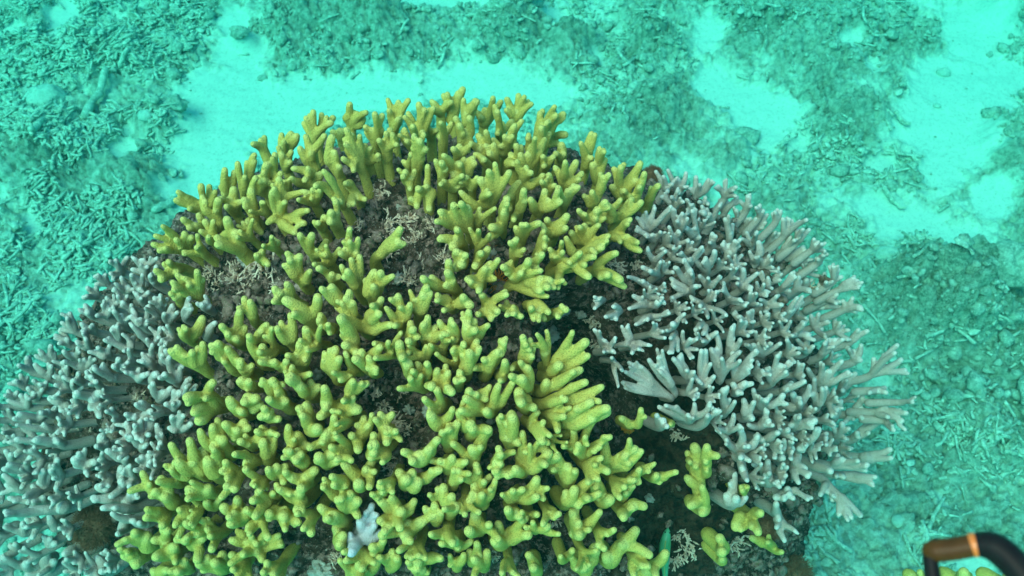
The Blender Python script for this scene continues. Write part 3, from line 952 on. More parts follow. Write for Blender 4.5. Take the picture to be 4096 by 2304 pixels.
('g', 2300, 1300, .54348, 2.1): '''
43,16|38,1,1.9/41,9 34,0,1.9/39,10 55,15/47,13 42,21 47,18,1.9 29,16/38,14
23,20|14,3,2.2/19,12 22,11 30,9,1.9/25,16 21,20,1.9 28,19
28,26|35,34,1.7/31,29 32,46,1.6/29,34 27,24,2
75,56|36,34,2.2/56,44 34,42,2.2/54,48 36,46,1.9/55,50 41,28/52,38 48,30,2.2/56,40 39,27/50,37
76,54|63,31,2.5/71,44 61,23/65,36 54,25,2.3/63,38 60,17,1.9 64,18,1.9
85,42|72,24,2.3/79,34 76,23,2.5/81,33 82,33 88,34/85,38
93,48|96,18,2.7/95,34 93,18,2.4 100,28 103,37,2.3/97,44 91,41 86,34
107,44|103,17,2.4/106,30 104,6,2.3/106,20 100,17,2.3 122,19/113,28 122,26/113,31 108,24
116,44|116,20,2.6 131,30,2/122,36 131,25/123,34 134,18/124,30 128,32
112,26|116,1,2.5/114,14 122,10/117,18 117,9
95,14|94,12 89,6 105,5
74,4|69,21,2.3/72,11 76,20/75,11 70,10
143,46|149,22/146,36 152,29,2.6 156,34 158,26/150,38 141,32,2.4
151,50|160,42,2.3/155,47 170,41/159,46 156,47,2.4
138,24|144,13 152,13 131,14 125,14/132,20
170,22|176,15/172,19 171,7 164,17 163,10
178,26|188,10/182,20 192,10 198,10 184,13
201,14|212,5/205,11 216,4 209,3 206,9
206,28|200,16 205,18 211,14 211,26,2.3
180,48|181,27,2.1/180,40 171,32/176,40 197,26,2.2/186,39 202,34/190,42 187,33
193,52|198,40 197,48,2.4 207,35/198,45 209,39
214,40|238,14/225,28 241,25/229,32 244,33/230,34 236,20 228,24,1.8 220,24
222,48|229,46 225,49 230,50 216,50
178,64|176,39,1.9/177,54 185,45,2.2/180,58 182,46 174,50,2.4
191,70|189,67,2.7/190,66 196,55,2.3/193,64 185,62
204,66|212,52,2.3/207,61 212,61,2.2 212,69,2/207,66 198,72,2.1
110,68|109,47,2.8/110,58 118,56 114,54 106,48
125,70|124,54,2.6/125,64 132,56,2.3/128,64 131,69,3
138,64|141,55,2.6 154,51,2.6/145,59 131,47,2.2/135,58 135,52
119,50|126,42,3.2 116,43,3 120,50,2.8
165,62|173,44,2.3/168,55 166,57,2.6 160,50,3 152,58,2.8/159,61
86,72|61,60,2.3/73,66 72,63,2.8 83,66,2.2 88,57,2.2/87,66 100,58,2.4/93,66 66,59
90,76|104,62,2.7/96,69 98,66,3
63,76|60,66,2.6 65,70,3.2
112,80|117,65,2/115,73 122,74,2/116,77 104,77,2.6
136,76|142,63/139,70 143,70,2.6 141,73,2.4 127,73,2.2/132,75
160,76|163,67,2.9 178,70,2.6/168,73 176,72,2.6 158,74,2.8
123,96|105,77,2.3/113,87 111,84,2.3/116,90 122,76,2.8/122,88 128,89,2.4 135,81,2.6/130,89
122,98|122,98,2.8/122,96 123,106,2.8 127,115,2.4/124,108
150,98|154,84,2.4/152,92 153,98,3.2 147,94,2.8
140,86|137,85,2.4 150,79,2.6/143,83 132,82,2.4
162,94|180,76,2.6/172,85 170,88,3 165,91,2.8
152,80|150,75,1.9 157,77,2.6 161,84,1.9/156,81
192,82|199,85,2.3 197,72,2.6 200,84,2 191,76,2.4
202,86|226,70,2.4/212,79 220,69,2.4/211,78 208,79,2.6 217,79
218,64|231,68/224,66 242,71/232,67 245,65/234,63 230,58
232,57|249,57,1.8/240,57 236,57
228,70|235,78,2 231,74,2
186,104|198,98,2.5/192,101 209,100,2.2/199,101 216,103,2.5/204,103 194,95,2.2 215,107,2.2
206,98|225,97,3.4/214,98 233,91,2.3/226,95 234,98,2.2
188,110|222,112,2.1/206,110 220,117,2/208,114 198,112,2.6
183,112|211,141,2.4/196,127 204,143,2.2/197,132 194,141,2/195,130 180,126,2.2/184,118 190,130,2.4
160,104|165,94,3/162,100 171,106,2.4/165,104 172,112,2.3 165,117,2.3/161,108
172,102|189,108,3/180,105 178,104,3.2
143,118|142,99,2.9/142,112 130,102,2.2/138,106 151,119,2.2 150,115,2 140,110,3
152,126|157,120,3 154,128,2.6 147,127,3.4 172,129,2/162,122 158,124,2.4
115,134|117,108,3/116,122 127,126,3/121,130 111,124,3.6/113,130 119,127,3.6
148,138|148,131,3 150,144,2.6
''',
('g', 2000, 1573, .50466, 2.2): '''
220,96|220,104,3/220,100 235,110,1.9/226,105 219,107,2.4 226,118,2.2/222,110 219,90,2.8
''',
('l', 0, 1000, .50466, 2.1): '''
116,22|106,6 112,7 117,13 125,6 121,7 104,15
102,34|96,22 92,27 89,32 102,29 106,31
112,34|104,19 113,19 107,25 111,31,2.4
124,28|119,20,2.5 121,25,2.5 124,12,2.2
114,44|118,33,2.3 108,34,2.2 112,38
101,46|97,41 93,36 90,30 101,36
90,48|84,37 94,41,2.3 90,46
108,52|97,41 104,43/106,48 105,49
130,50|122,37,2.2/126,44 127,35 133,38,2.3
133,60|137,43,2.3/134,52 130,50,2.2 141,49,2.2/136,54
146,56|150,37,2.5/148,48 152,46,2.4 147,45
164,47|163,41,3 160,43,2.8 166,44,2.6
162,70|171,57,2.7/166,65
116,64|103,52,2.5/110,58 117,44,2.2 117,58,2.2 111,54
76,54|67,43,2.2/71,48 69,49,2.4 63,48
85,54|81,43 85,44 88,47 76,52
100,62|96,51,2.3 90,48 103,53,2.2
61,66|55,49/58,58 53,53 48,57 47,63
77,66|73,59,2.2 64,58,2.2/71,63 66,63
56,76|43,67/50,72 49,63 46,74 53,70,2.4
95,74|90,60 93,60 88,63 96,62
104,82|106,69,2.4/104,76 102,71 98,80 82,71,2.2
72,80|66,64,2.2/69,72 68,70 60,72/67,77 73,74
88,86|75,80,2.4/82,84 87,75 77,77
122,80|116,70,2/120,76 104,59,2.2/112,68 128,62,2.2/124,72
129,74|127,61,2.3 126,69
122,94|112,81,2.3/118,88 121,74,2.2 112,88,2.4
129,90|128,76,2.6/129,84 129,83,2.6
140,96|131,79,2.6/136,88 145,92,2.6
141,108|143,92,2.4/142,101 134,84,2.4/137,97 130,98,3/137,103
94,94|94,86,2.8 90,92,2.8 98,92
66,96|58,91,2.2 67,86 76,86/70,92 50,88
78,102|75,92,2.4 72,96,2.2
90,102|74,94,2.2/82,98 80,92,2.4 92,101,3
46,92|40,75 31,81/39,86 35,83 28,84 43,80
62,88|50,80,2.2/57,85 62,77 56,82
26,98|21,84 14,91 25,89
40,104|36,95 41,91 27,90/34,97
54,104|50,88/52,96 53,92 42,100 48,96
66,106|62,97,2.4 50,101,2.2 58,103,2.2
82,112|72,100,2.2/78,106 68,96,2 76,104,2.3
112,104|99,97 103,97,2.4/108,100 110,94,2.4 114,99,3
122,104|124,98,3.4 119,109,2.8
20,110|16,98 10,104 22,100 12,103
35,112|26,103 32,106 37,104
62,114|57,103,2.2 66,108,2
77,118|60,113,2.8/70,116 58,116,2.2 71,127,2.8/74,122 79,133,3/78,124 80,112,4
53,122|38,117,2.8/46,120 42,116 53,130,3/53,124 48,128,2.4
29,120|27,113 34,110 22,109
12,118|6,111 3,115 14,112
24,126|22,116,2.2 16,114 5,119
42,132|32,129,2.2/38,130 38,127,2.4 44,124,2
12,138|10,133 6,125 2,127
126,120|136,109,3/130,115 129,111,2.8 121,105,2.6
142,120|149,102,2.5/146,112 151,101,2.4 148,108,2.2 156,107,2.4/149,114
138,126|131,122,2.7 142,121,3 143,112,3.2
122,128|107,122,2.4/114,125 111,120,2.4
115,136|99,130,2.4/107,133 106,133 120,127,3
''',
('l', 0, 1573, .50466, 2.4): '''
106,38|100,22,2.4/103,31 95,30,2.2 103,36,2.8
120,32|118,33,2.4 112,19,3 122,16,2.8/120,25
131,44|124,24,2.5/127,34 128,32,2.4 127,39,2.8
143,30|136,18,2.5/140,25 133,27,2.4/138,29 146,17,2.6 158,18,2.4/150,25 152,24,2.8
114,46|103,34,2.6/109,40 118,31,3 115,42,2.6
104,56|84,45,3.2/95,51 90,42,2.6/97,49 100,50,3.2
118,60|119,48,3.4/118,54 112,50,2.8 106,61,2.4/113,60
84,44|80,33,3.8/82,39 76,42,2.8
70,58|58,52,3.8/65,55 62,47,2.6 59,57,3.4 68,63,2.6 76,54,3.4
99,76|96,58,4/98,66 96,69,3.6
94,76|76,74,3.4/86,75 83,76,3
104,86|72,83,3.2/88,83 104,78,3.4 110,82,2.6
110,92|80,91,2.8/95,91 90,91,2.8/100,92 99,88,3
118,104|88,95,2.7/104,100 105,101,2.8 110,103,2.6 116,103,2.8
98,108|93,112,2.8 101,96,3.4
30,40|16,37,2.4 26,39,2.8 22,21,2.4 36,32,2.2
55,42|12,36,2.3/34,38 27,37,3/40,39 45,38,2.6
32,22|10,20,2.4/20,21 14,16 32,14,2.2 38,13,2.4
44,30|34,24 12,25,2/28,28
26,62|24,50,2.2 6,56/18,60 2,60
36,74|34,61,2.6 41,60,2.4 30,70,3.2
18,78|2,64/10,71 4,72 12,68
38,86|34,82,3 6,83,2.4/22,85 25,86,2.4
54,92|47,89,4.4/50,90 23,92,2.4/38,92 3,94,2.4/24,94
44,108|39,96,2.8/41,102 45,103,2.8
20,112|19,107,2.6 18,102 4,104
40,120|45,119,3 40,114,2.4 34,113,2
14,124|7,120,2.4 12,119
26,140|17,131,2.7/22,136 20,134,3 2,130,2.4/14,136
38,144|36,124,4/37,134 20,144,3 44,132,2.8
88,142|76,129,3.2/82,136 80,141,3.4 94,137,2.6
58,124|50,128,2.8 58,121,2.4
10,54|4,45,2.2 9,48
''',
('p', 1000, 1573, .50466, 4.0): '''
82,120|97,88,3.8/93,100 92,94,2.8/93,102 101,96,3.2/95,102 100,104,3.6 87,101,4.6/90,106 106,110,4.8/94,114 79,111,3/81,117 82,123,5.4
''',
}
for bk in BLOCKS: pass

def parse():
    out = []
    for (kd, ox, oy, sc, r0), txt in BLOCKS.items():
        cv = lambda x, y: (ox + float(x) * 10 * sc, oy + float(y) * 10 * sc)
        for ln in txt.strip().splitlines():
            bs, fs = ln.split('|')
            bx, by = cv(*bs.split(','))
            fl = []
            for tk in fs.split():
                tp, _, st = tk.partition('/')
                v = tp.split(',')
                r = float(v[2]) if len(v) > 2 else r0
                fl.append((cv(v[0], v[1]), r * 10 * sc, cv(*st.split(',')) if st else None))
            out.append((kd, (bx, by), fl))
    return out

COLONIES = parse()

# smaller colonies filling the thickets between the traced ones (never in the bare hollows)
BARE = [(1500, 850, 190), (1700, 950, 180), (1650, 1080, 150), (1000, 1130, 170), (870, 1130, 110), (1180, 930, 90), (1550, 1600, 130), (1650, 1750, 100),
        (2350, 1250, 160), (2440, 1430, 110), (2530, 1620, 150), (2600, 1800, 170), (2650, 2050, 200), (2850, 2220, 210), (1300, 2200, 140), (920, 1500, 120),
        (850, 1300, 90), (2150, 2200, 100), (530, 1560, 100), (350, 1750, 90), (330, 1900, 90), (400, 2100, 120), (1350, 1580, 80), (2740, 1490, 80), (3060, 2080, 130),
        (1990, 1120, 100), (1320, 760, 40), (2050, 1240, 90), (3000, 2250, 200), (3150, 2262, 130), (1980, 1010, 70), (2600, 715, 60), (1560, 1860, 60)]
ZONES = {'y': ([(620, 950), (900, 720), (1120, 520), (1500, 430), (1900, 400), (2250, 500), (2520, 700), (2520, 950), (2400, 1150), (2250, 1400), (2350, 1650), (2500, 1900),
                (2600, 2250), (500, 2280), (580, 1900), (800, 1600), (760, 1200)], 48, 130),
         'g': ([(2650, 740), (2950, 830), (3200, 1000), (3380, 1250), (3420, 1550), (3380, 1800), (3150, 1950), (2980, 1900), (2850, 1700), (2650, 1450), (2560, 1200), (2620, 950)], 29, 90),
         'l': ([(440, 1070), (600, 1030), (680, 1180), (740, 1400), (800, 1650), (620, 1900), (480, 2280), (-60, 2290), (-60, 1650), (250, 1360)], 32, 80)}

def inside(x, y, poly):
    c = False
    for i in range(len(poly)):
        (x1, y1), (x2, y2) = poly[i - 1], poly[i]
        if (y1 > y) != (y2 > y) and x < (x2 - x1) * (y - y1) / (y2 - y1) + x1: c = not c
    return c

def fill():
    S_ = []
    for kd, b_, fl in COLONIES:
        n0 = np.array(b_) + 0.2 * (np.mean([f[0] for f in fl], 0) - np.array(b_))
        for tp, r, sp in fl:
            a = np.array(sp) if sp else n0
            for u in np.linspace(0, 1, 7): S_.append(a + u * (np.array(tp) - a))
        S_.append(np.array(b_))
    S_ = np.array(S_)
    out = []
    for kd, (poly, gap, span) in ZONES.items():
        pa = np.array(poly)
        for _ in range(9000):
            x, y = rng.uniform(pa.min(0), pa.max(0))
            if not inside(x, y, poly) or any((x - a) ** 2 + (y - b_) ** 2 < r * r for a, b_, r in BARE): continue
            if kd == 'y': gap = (29 if x < 1900 else 33) if y < 850 else 39
            if np.min(((S_ - (x, y)) ** 2).sum(1)) < gap * gap: continue
            B = coral_hit(x, y)
            q = np.array(to_px(B + unit(reef_normal(B) * 0.8 + np.array([0, 0, 0.45])) * 0.05)) - np.array([x, y])
            q = q / (np.linalg.norm(q) + 1e-6)
            k = int(rng.integers(3, 5 if kd == 'y' else 6))
            a0 = math.atan2(q[1], q[0])
            r = (14.2 if kd == 'y' else 9.8) * (1 + 0.12 * rng.normal()) * (1.15 if y > 1500 and kd == 'y' else 1)
            fl = []
            b0 = np.array([x, y]) - q * gap * 0.8
            for i in range(k):
                a = a0 + (i - (k - 1) / 2) * 0.55 + rng.normal(0, 0.15)
                L_ = gap * (rng.uniform(1.6, 2.8) if kd == 'y' else rng.uniform(1.4, 2.5))
                fl.append((tuple(b0 + L_ * np.array([math.cos(a), math.sin(a)])), r, None))
            out.append((kd, tuple(b0), fl))
            S_ = np.vstack([S_, [f[0] for f in fl], [b0], [(np.array(f[0]) + b0) / 2 for f in fl]])
    return out
FILL = fill()
COLONIES = COLONIES + FILL
print('colonies', len(COLONIES), 'fill', len(FILL))

def bez(a, c, b_, k):
    t = np.linspace(0, 1, k)[:, None]
    return (1 - t) ** 2 * a + 2 * t * (1 - t) * c + t * t * b_

def colony_raw(kd, bpx, fl):
    """fingers as (path, radii) in world space; first entry is the stem rooted in the mound"""
    B = coral_hit(*bpx)
    nrm = reef_normal(B)
    rmean = np.mean([f[1] for f in fl]) * np.linalg.norm(B - CAM) / FPX
    L = (0.070 if kd in 'yp' else 0.058)
    d0 = unit(nrm * 0.8 + np.array([0, 0, 0.35]))
    tips = np.array([f[0] for f in fl])
    if kd == 'far': pass
    node_px = np.array(bpx) + 0.20 * (tips.mean(0) - np.array(bpx))
    N0 = near_on_ray(*node_px, B + d0 * L * 0.26)
    segs = []
    st = bez(B - nrm * 0.035, B, N0, 7)
    segs.append((st, rmean * np.linspace(1.45, 1.2, 7)))
    for (tp, rp, sp) in fl:
        d = unit(d0 + rng.normal(0, 0.22, 3))
        T = near_on_ray(*tp, B + d * L * rng.uniform(0.9, 1.15))
        if sp is None:
            Sx = N0
        else:
            Sx = near_on_ray(*sp, B + d0 * L * 0.62)
            if np.linalg.norm(Sx - N0) > rmean:
                mid = (N0 + Sx) / 2 - nrm * 0.1 * np.linalg.norm(Sx - N0)
                p = bez(N0, mid, Sx, 6)
                segs.append((p, rmean * np.linspace(1.2, 1.1, 6)))
                segs[-1] = segs[-1] + ('stem',)
        r = rp * np.linalg.norm(T - CAM) / FPX * (0.93 if kd in 'yp' else 0.90)
        ln = np.linalg.norm(T - Sx)
        T = T - unit(T - Sx) * r * 0.6                     # the round cap adds the rest
        k = max(5, int(ln / 0.006))
        c = (Sx + T) / 2 + (unit(np.cross(T - Sx, rng.normal(0, 1, 3))) * 0.10 + nrm * 0.05) * ln
        p = bez(Sx, c, T, k)
        t = np.linspace(0, 1, k)
        kn = np.convolve(rng.normal(0, 1, k + 2), [.3, .4, .3], 'valid')
        rad = r * (1.34 - 0.46 * t) * (1 + (0.15 if kd in 'yp' else 0.08) * kn)
        segs.append((p, rad))
        nub = 0.45 if kd in 'yp' else 0.55
        if ln > 4 * r and rng.random() < nub:                 # a side knob, part of its finger
            q = rng.uniform(0.3, 0.75)
            i = int(q * (k - 1))
            sd = unit(np.cross(T - Sx, rng.normal(0, 1, 3)) + nrm * ln * 0.5)
            sd = unit(sd + unit(T - Sx) * rng.uniform(0.3, 1.0))
            hh = r * (rng.uniform(1.3, 2.0) if rng.random() < 0.5 else rng.uniform(2.4, 5.0))
            pn = np.stack([p[i], p[i] + sd * hh * 0.55, p[i] + unit(sd + nrm * 0.3) * hh])
            if kd in 'gl' and ln > 6 * r:                     # antler fork: a second prong leaving near the tip
                i = int(rng.uniform(0.5, 0.72) * (k - 1))
                fd = unit(unit(T - Sx) * 1.5 + sd * 0.8)
                hh = min(0.5 * ln, r * rng.uniform(3.2, 5.5))
                pn = np.stack([p[i], p[i] + fd * hh * 0.5 + sd * r * 0.5, p[i] + fd * hh + sd * r * 0.4])
            segs[-1] = (p, rad, 'nub', pn, r * np.array([1.0, 0.95, 0.82]) * (1 if kd in 'yp' else 0.88))
    return B, segs

VOX = {'y': 0.0017, 'p': 0.0017, 'g': 0.00145, 'l': 0.00145}
tmp = bpy.data.collections.new('tmp')
COL.children.link(tmp)
work = []
for kd, bpx, fl in COLONIES:
    B, segs = colony_raw(kd, bpx, fl)
    mb = MB()
    for s in segs:
        mb.add(*tube(s[0] - B, s[1] * 1.03, 10))
        if len(s) > 3: mb.add(*tube(s[3] - B, s[4] * 1.03, 8))
    o = bpy.data.objects.new('w', mb.mesh('w'))
    tmp.objects.link(o)
    md = o.modifiers.new('r', 'REMESH'); md.mode = 'VOXEL'; md.voxel_size = VOX[kd]
    md = o.modifiers.new('s', 'SMOOTH'); md.iterations = 4; md.factor = 0.5
    work.append((kd, bpx, fl, B, segs, o))
dg = bpy.context.evaluated_depsgraph_get()
dg.update()

def seg_dist(V, path):
    """distance of points to a polyline and the fraction along it"""
    best = np.full(len(V), 1e9)
    tt = np.zeros(len(V))
    k = len(path) - 1
    for i in range(k):
        a = path[i]; e = path[i + 1] - a
        u = np.clip(((V - a) @ e) / (e @ e + 1e-12), 0, 1)
        d = np.linalg.norm(V - a - u[:, None] * e, axis=1)
        mskd = d < best
        best[mskd] = d[mskd]
        tt[mskd] = (i + u[mskd]) / k
    return best, tt
MATS = {'y': M_YEL, 'g': M_GRY, 'l': M_GRY, 'p': M_PALE}
GROUPS = {'y': 'yellow finger corals on the reef mound', 'g': 'grey finger corals on the right flank', 'l': 'grey finger corals on the left flank', 'p': None}

# ------------------------------------------------------------------ labels that tell the colonies apart
NUM = ['no', 'one', 'two', 'three', 'four', 'five', 'six', 'seven', 'eight', 'nine', 'ten', 'eleven']
MARKS = [('the rock hollow', 1580, 900), ('the left hollow', 950, 1110), ('the dark cleft', 2400, 1300),
         ('the blue sprig', 1440, 2080), ('the left fuzzball', 400, 2110), ('the green fish', 2665, 2170),
         ('the orange weed', 1975, 1100), ('the top peak', 1850, 380), ('the white stub', 1265, 1490), ('the black hollow', 2580, 1860),
         ('the left corner', 640, 980), ('the left rim', 1150, 520), ('the right rim', 2380, 560), ('the upper fuzzball', 2590, 700),
         ('the right fuzzball', 3150, 2260), ('the right edge', 3450, 1350), ('the pale stump', 2930, 2010),
         ('the frame edge', 20, 1800), ('the grey crest', 330, 1320), ('the crumbly gap', 520, 1560),
         ('the yellow centre', 1500, 1330), ('the middle tufts', 1660, 1680), ('the bottom centre', 1900, 2290),
         ('the yellow fringe', 620, 1950), ('the pink crust', 3120, 1080), ('the hanging branch', 3380, 1980),
         ('the grey cave', 2760, 1480), ('the grey summit', 2800, 760), ('the orange stubs', 2520, 1700),
         ('the lower-left corner', 60, 2260), ('the upper slope', 2050, 640), ('the black strap', 3800, 2230)]

def where(p):
    ds = sorted((math.hypot(p[0] - x, p[1] - y), nme, x, y) for nme, x, y in MARKS)
    d, nme, x, y = ds[0]
    if d < 45: return 'right at ' + nme
    a = math.degrees(math.atan2(p[1] - y, p[0] - x)) % 360
    s = ['right of', 'below-right of', 'below', 'below-left of', 'left of', 'above-left of', 'above', 'above-right of'][int((a + 22.5) // 45) % 8]
    return ('just ' if d < 130 else '') + s + ' ' + nme

def look(kd, bpx, fl):
    tips = np.array([f[0] for f in fl])
    v = tips.mean(0) - np.array(bpx)
    a = math.degrees(math.atan2(-v[1], v[0])) % 360
    lean = ['rightward', 'up-right', 'upward', 'up-left', 'leftward', 'down-left', 'downward', 'down-right'][int((a + 22.5) // 45) % 8]
    span = float(np.hypot(*(tips.max(0) - tips.min(0))))
    r = np.mean([f[1] for f in fl])
    size = 'small' if span < 60 else 'wide' if span > 190 else ''
    thick = ('chunky' if r > 20 else 'stubby' if r > 17 else 'slim') if kd in 'yp' else ('thick' if r > 12.5 else 'slender')
    return size, thick, lean

labels = []
for kd, bpx, fl, *_ in work:
    size, thick, lean = look(kd, bpx, fl)
    ctr = np.mean([f[0] for f in fl], 0)
    col = {'y': 'yellow', 'g': 'grey', 'l': 'grey', 'p': 'pale blue'}[kd]
    nf = len(fl)
    labels.append([f'{size} {col} coral'.strip(), f'{NUM[min(nf, 11)]} {thick} finger{"s" if nf > 1 else ""} {lean}', where(ctr), ctr])
full = [f'{a}, {b_}, {c}' for a, b_, c, _ in labels]
for t in set(full):
    ids = [i for i, f in enumerate(full) if f == t]
    if len(ids) > 1:
        xs = [labels[i][3] for i in ids]
        hor = np.ptp([x[0] for x in xs]) >= np.ptp([x[1] for x in xs])
        ids.sort(key=lambda i: labels[i][3][0 if hor else 1])
        names = (['left', 'right'] if hor else ['upper', 'lower']) if len(ids) == 2 else \
                (['leftmost', 'middle', 'rightmost'] if hor else ['uppermost', 'middle', 'lowest'])
        for k, i in enumerate(ids):
            full[i] = full[i] + ', ' + names[min(k, len(names) - 1)]

# ------------------------------------------------------------------ turn each remeshed colony into a thing with its branches as parts
for (kd, bpx, fl, B, segs, o), lab in zip(work, full):
    ev = o.evaluated_get(dg)
    src = bpy.data.meshes.new_from_object(ev)
    nV = len(src.vertices)
    V = np.empty(nV * 3, np.float32); src.vertices.foreach_get('co', V); V = V.reshape(-1, 3).astype(float)
    Nv = np.empty(nV * 3, np.float32); src.vertex_normals.foreach_get('vector', Nv); Nv = Nv.reshape(-1, 3)
    Fq = np.empty(len(src.loops), np.int32); src.loops.foreach_get('vertex_index', Fq); Fq = Fq.reshape(-1, 4)
    bpy.data.meshes.remove(src)
    Vw = V + B
    owner = np.zeros(nV, int); best = np.full(nV, 1e9); tip = np.zeros(nV); low = np.zeros(nV)
    pid = 0
    for s in segs:
        stem = s is segs[0] or (len(s) == 3 and s[2] == 'stem')
        if not stem: pid += 1
        d, t = seg_dist(Vw, s[0])
        d = d / s[1].mean()
        if len(s) > 3:
            d2, t2 = seg_dist(Vw, s[3])
            d2 = d2 / s[4].mean()
            t = np.where(d2 < d, 0.62 + 0.33 * t2, t)
            d = np.minimum(d, d2)
        m_ = d < best
        best[m_] = d[m_]
        owner[m_] = 0 if stem else pid
        L_ = np.linalg.norm(np.diff(s[0], axis=0), axis=1).sum()
        edge = 1 - min(0.45, (1.2 if kd in 'yp' else 1.1) * s[1][-1] / max(L_, 1e-6))
        tv = sstep(edge, 1.0, t) * (0.9 + 0.1 * fbm(Vw, 200, 2, 5)) if not stem else np.zeros(nV)
        tip[m_] = tv[m_]
        low[m_] = 1.0 if stem else (1 - sstep(0.05, 0.55, t))[m_]
    tip = np.clip(tip * (0.8 if kd in 'yp' else 1.0), 0, 1)
    # stray islands of a branch go to the branch they sit on
    E_ = np.vstack([Fq[:, [0, 1]], Fq[:, [1, 2]], Fq[:, [2, 3]], Fq[:, [3, 0]]])
    for _pass in range(2):
        same = owner[E_[:, 0]] == owner[E_[:, 1]]
        Es = E_[same]
        lb = np.arange(nV)
        for _ in range(60):
            old = lb.copy()
            np.minimum.at(lb, Es[:, 0], lb[Es[:, 1]])
            np.minimum.at(lb, Es[:, 1], lb[Es[:, 0]])
            lb = lb[lb]
            if (lb == old).all(): break
        cid, cnt_ = np.unique(lb, return_counts=True)
        big = {}
        for c_, k_ in zip(cid, cnt_):
            ow = owner[c_]
            if k_ > big.get(ow, (0, 0))[0]: big[ow] = (k_, c_)
        keep_ = {v_[1] for v_ in big.values()}
        stray = [c_ for c_ in cid if c_ not in keep_]
        if not stray: break
        Ex = E_[~same]
        for c_ in stray:
            nb = np.concatenate([owner[Ex[lb[Ex[:, 0]] == c_, 1]], owner[Ex[lb[Ex[:, 1]] == c_, 0]]])
            if len(nb): owner[lb == c_] = np.bincount(nb).argmax()
    fown = owner[Fq[:, 0]]
    root = bpy.data.objects.new({'y': 'yellow_coral', 'p': 'pale_coral'}.get(kd, 'grey_coral'), None)
    COL.objects.link(root)
    root.location = B
    root.empty_display_size = 0.02
    tag(root, lab, 'coral', GROUPS[kd])
    for pidx in np.unique(fown):
        f = Fq[fown == pidx]
        if len(f) < 12: continue
        ids, invx = np.unique(f, return_inverse=True)
        nm = 'base' if pidx == 0 else 'branch'
        me = mesh_np(nm, V[ids], invx.reshape(-1, 4))
        attr(me, 'tip', tip[ids]); attr(me, 'root', low[ids])
        me.normals_split_custom_set_from_vertices(Nv[ids].tolist())
        link(nm, me, MATS[kd], root)
for t in work:
    me = t[5].data
    bpy.data.objects.remove(t[5])
    bpy.data.meshes.remove(me)
bpy.data.collections.remove(tmp)

# ------------------------------------------------------------------ small growth on the bare reef
def reef_at(px, py, lift=0.0):
    """point of the built, lumpy mound seen along a photo ray"""
    d = ray(px, py)
    hit, loc, nor, _ = REEF.ray_cast(Vector(CAM - org), Vector(d))
    if hit:
        return np.array(loc) + org + np.array(nor) * lift, unit(np.array(nor))
    P = reef_hit(px, py)
    return P, reef_normal(P)
REEF = bpy.data.objects['reef_mound']
bpy.context.view_layer.update()

TUFTS = [(1530, 770, 50), (1620, 885, 55), (1560, 910, 45), (1850, 1005, 45), (1780, 1030, 40), (930, 1105, 60), (1080, 1085, 55), (880, 1150, 45), (1000, 1150, 45),
         (1480, 1560, 50), (1440, 1530, 40), (1520, 1640, 45), (1600, 1560, 35), (1560, 1860, 45), (1620, 1720, 35), (2480, 1070, 40), (2540, 1060, 35), (2445, 1055, 30),
         (950, 1895, 45), (2210, 2085, 45), (2760, 2190, 50), (2720, 2140, 40), (2950, 2170, 45), (2700, 2240, 40), (2715, 1735, 40), (2690, 1700, 30),
         (2380, 1285, 40), (330, 1700, 35), (560, 1590, 35), (1970, 2220, 35), (1910, 930, 30), (2380, 1380, 35), (1690, 1060, 35), (3060, 1080, 30), (3250, 1160, 35), (1230, 1140, 28), (1660, 960, 45), (1720, 905, 40), (1500, 960, 42), (1560, 1010, 40), (1640, 1115, 45), (1425, 900, 35), (1010, 1065, 48), (850, 1090, 42), (1120, 1150, 42), (960, 1205, 40), (1590, 1690, 40), (1350, 2230, 35)]
for k, (px, py, rp) in enumerate(TUFTS):
    P, nr = reef_at(px, py)
    r = rp * np.linalg.norm(P - CAM) / FPX
    mb = MB()
    for q in range(22):
        d = unit(nr * 0.75 + rng.normal(0, 0.55, 3))
        a = rng.normal(0, r * 0.35, 3); a -= nr * (a @ nr)
        L = r * rng.uniform(0.55, 1.0)
        e = a + d * L
        mb.add(*tube([a, a + d * L * .5 + rng.normal(0, r * .06, 3), e], np.array([1, .9, .6]) * r * 0.085, 6))
        for _ in range(2):
            d2 = unit(d + rng.normal(0, 0.6, 3))
            s0 = a + d * L * rng.uniform(.45, .8)
            mb.add(*tube([s0, s0 + d2 * r * .2, s0 + d2 * r * rng.uniform(.3, .5)], np.array([.9, .8, .45]) * r * 0.075, 6))
    o = link('algae_tuft', mb.mesh('algae_tuft'), M_TUFT)
    o.location = P - nr * 0.003
    tag(o, 'spiky pinkish brown algae tuft, ' + where((px, py)), 'algae', 'spiky algae tufts on the reef rock')
seen = {}
for o in [o for o in COL.objects if o.name.startswith('algae_tuft')]:
    seen.setdefault(o['label'], []).append(o)
for lab, os_ in seen.items():
    if len(os_) > 1:
        os_.sort(key=lambda o: to_px(np.array(o.location))[0])
        for o, s in zip(os_, ['leftmost of the cluster', 'second from its left', 'third from its left', 'fourth from its left', 'rightmost']):
            o['label'] = lab + ', ' + s

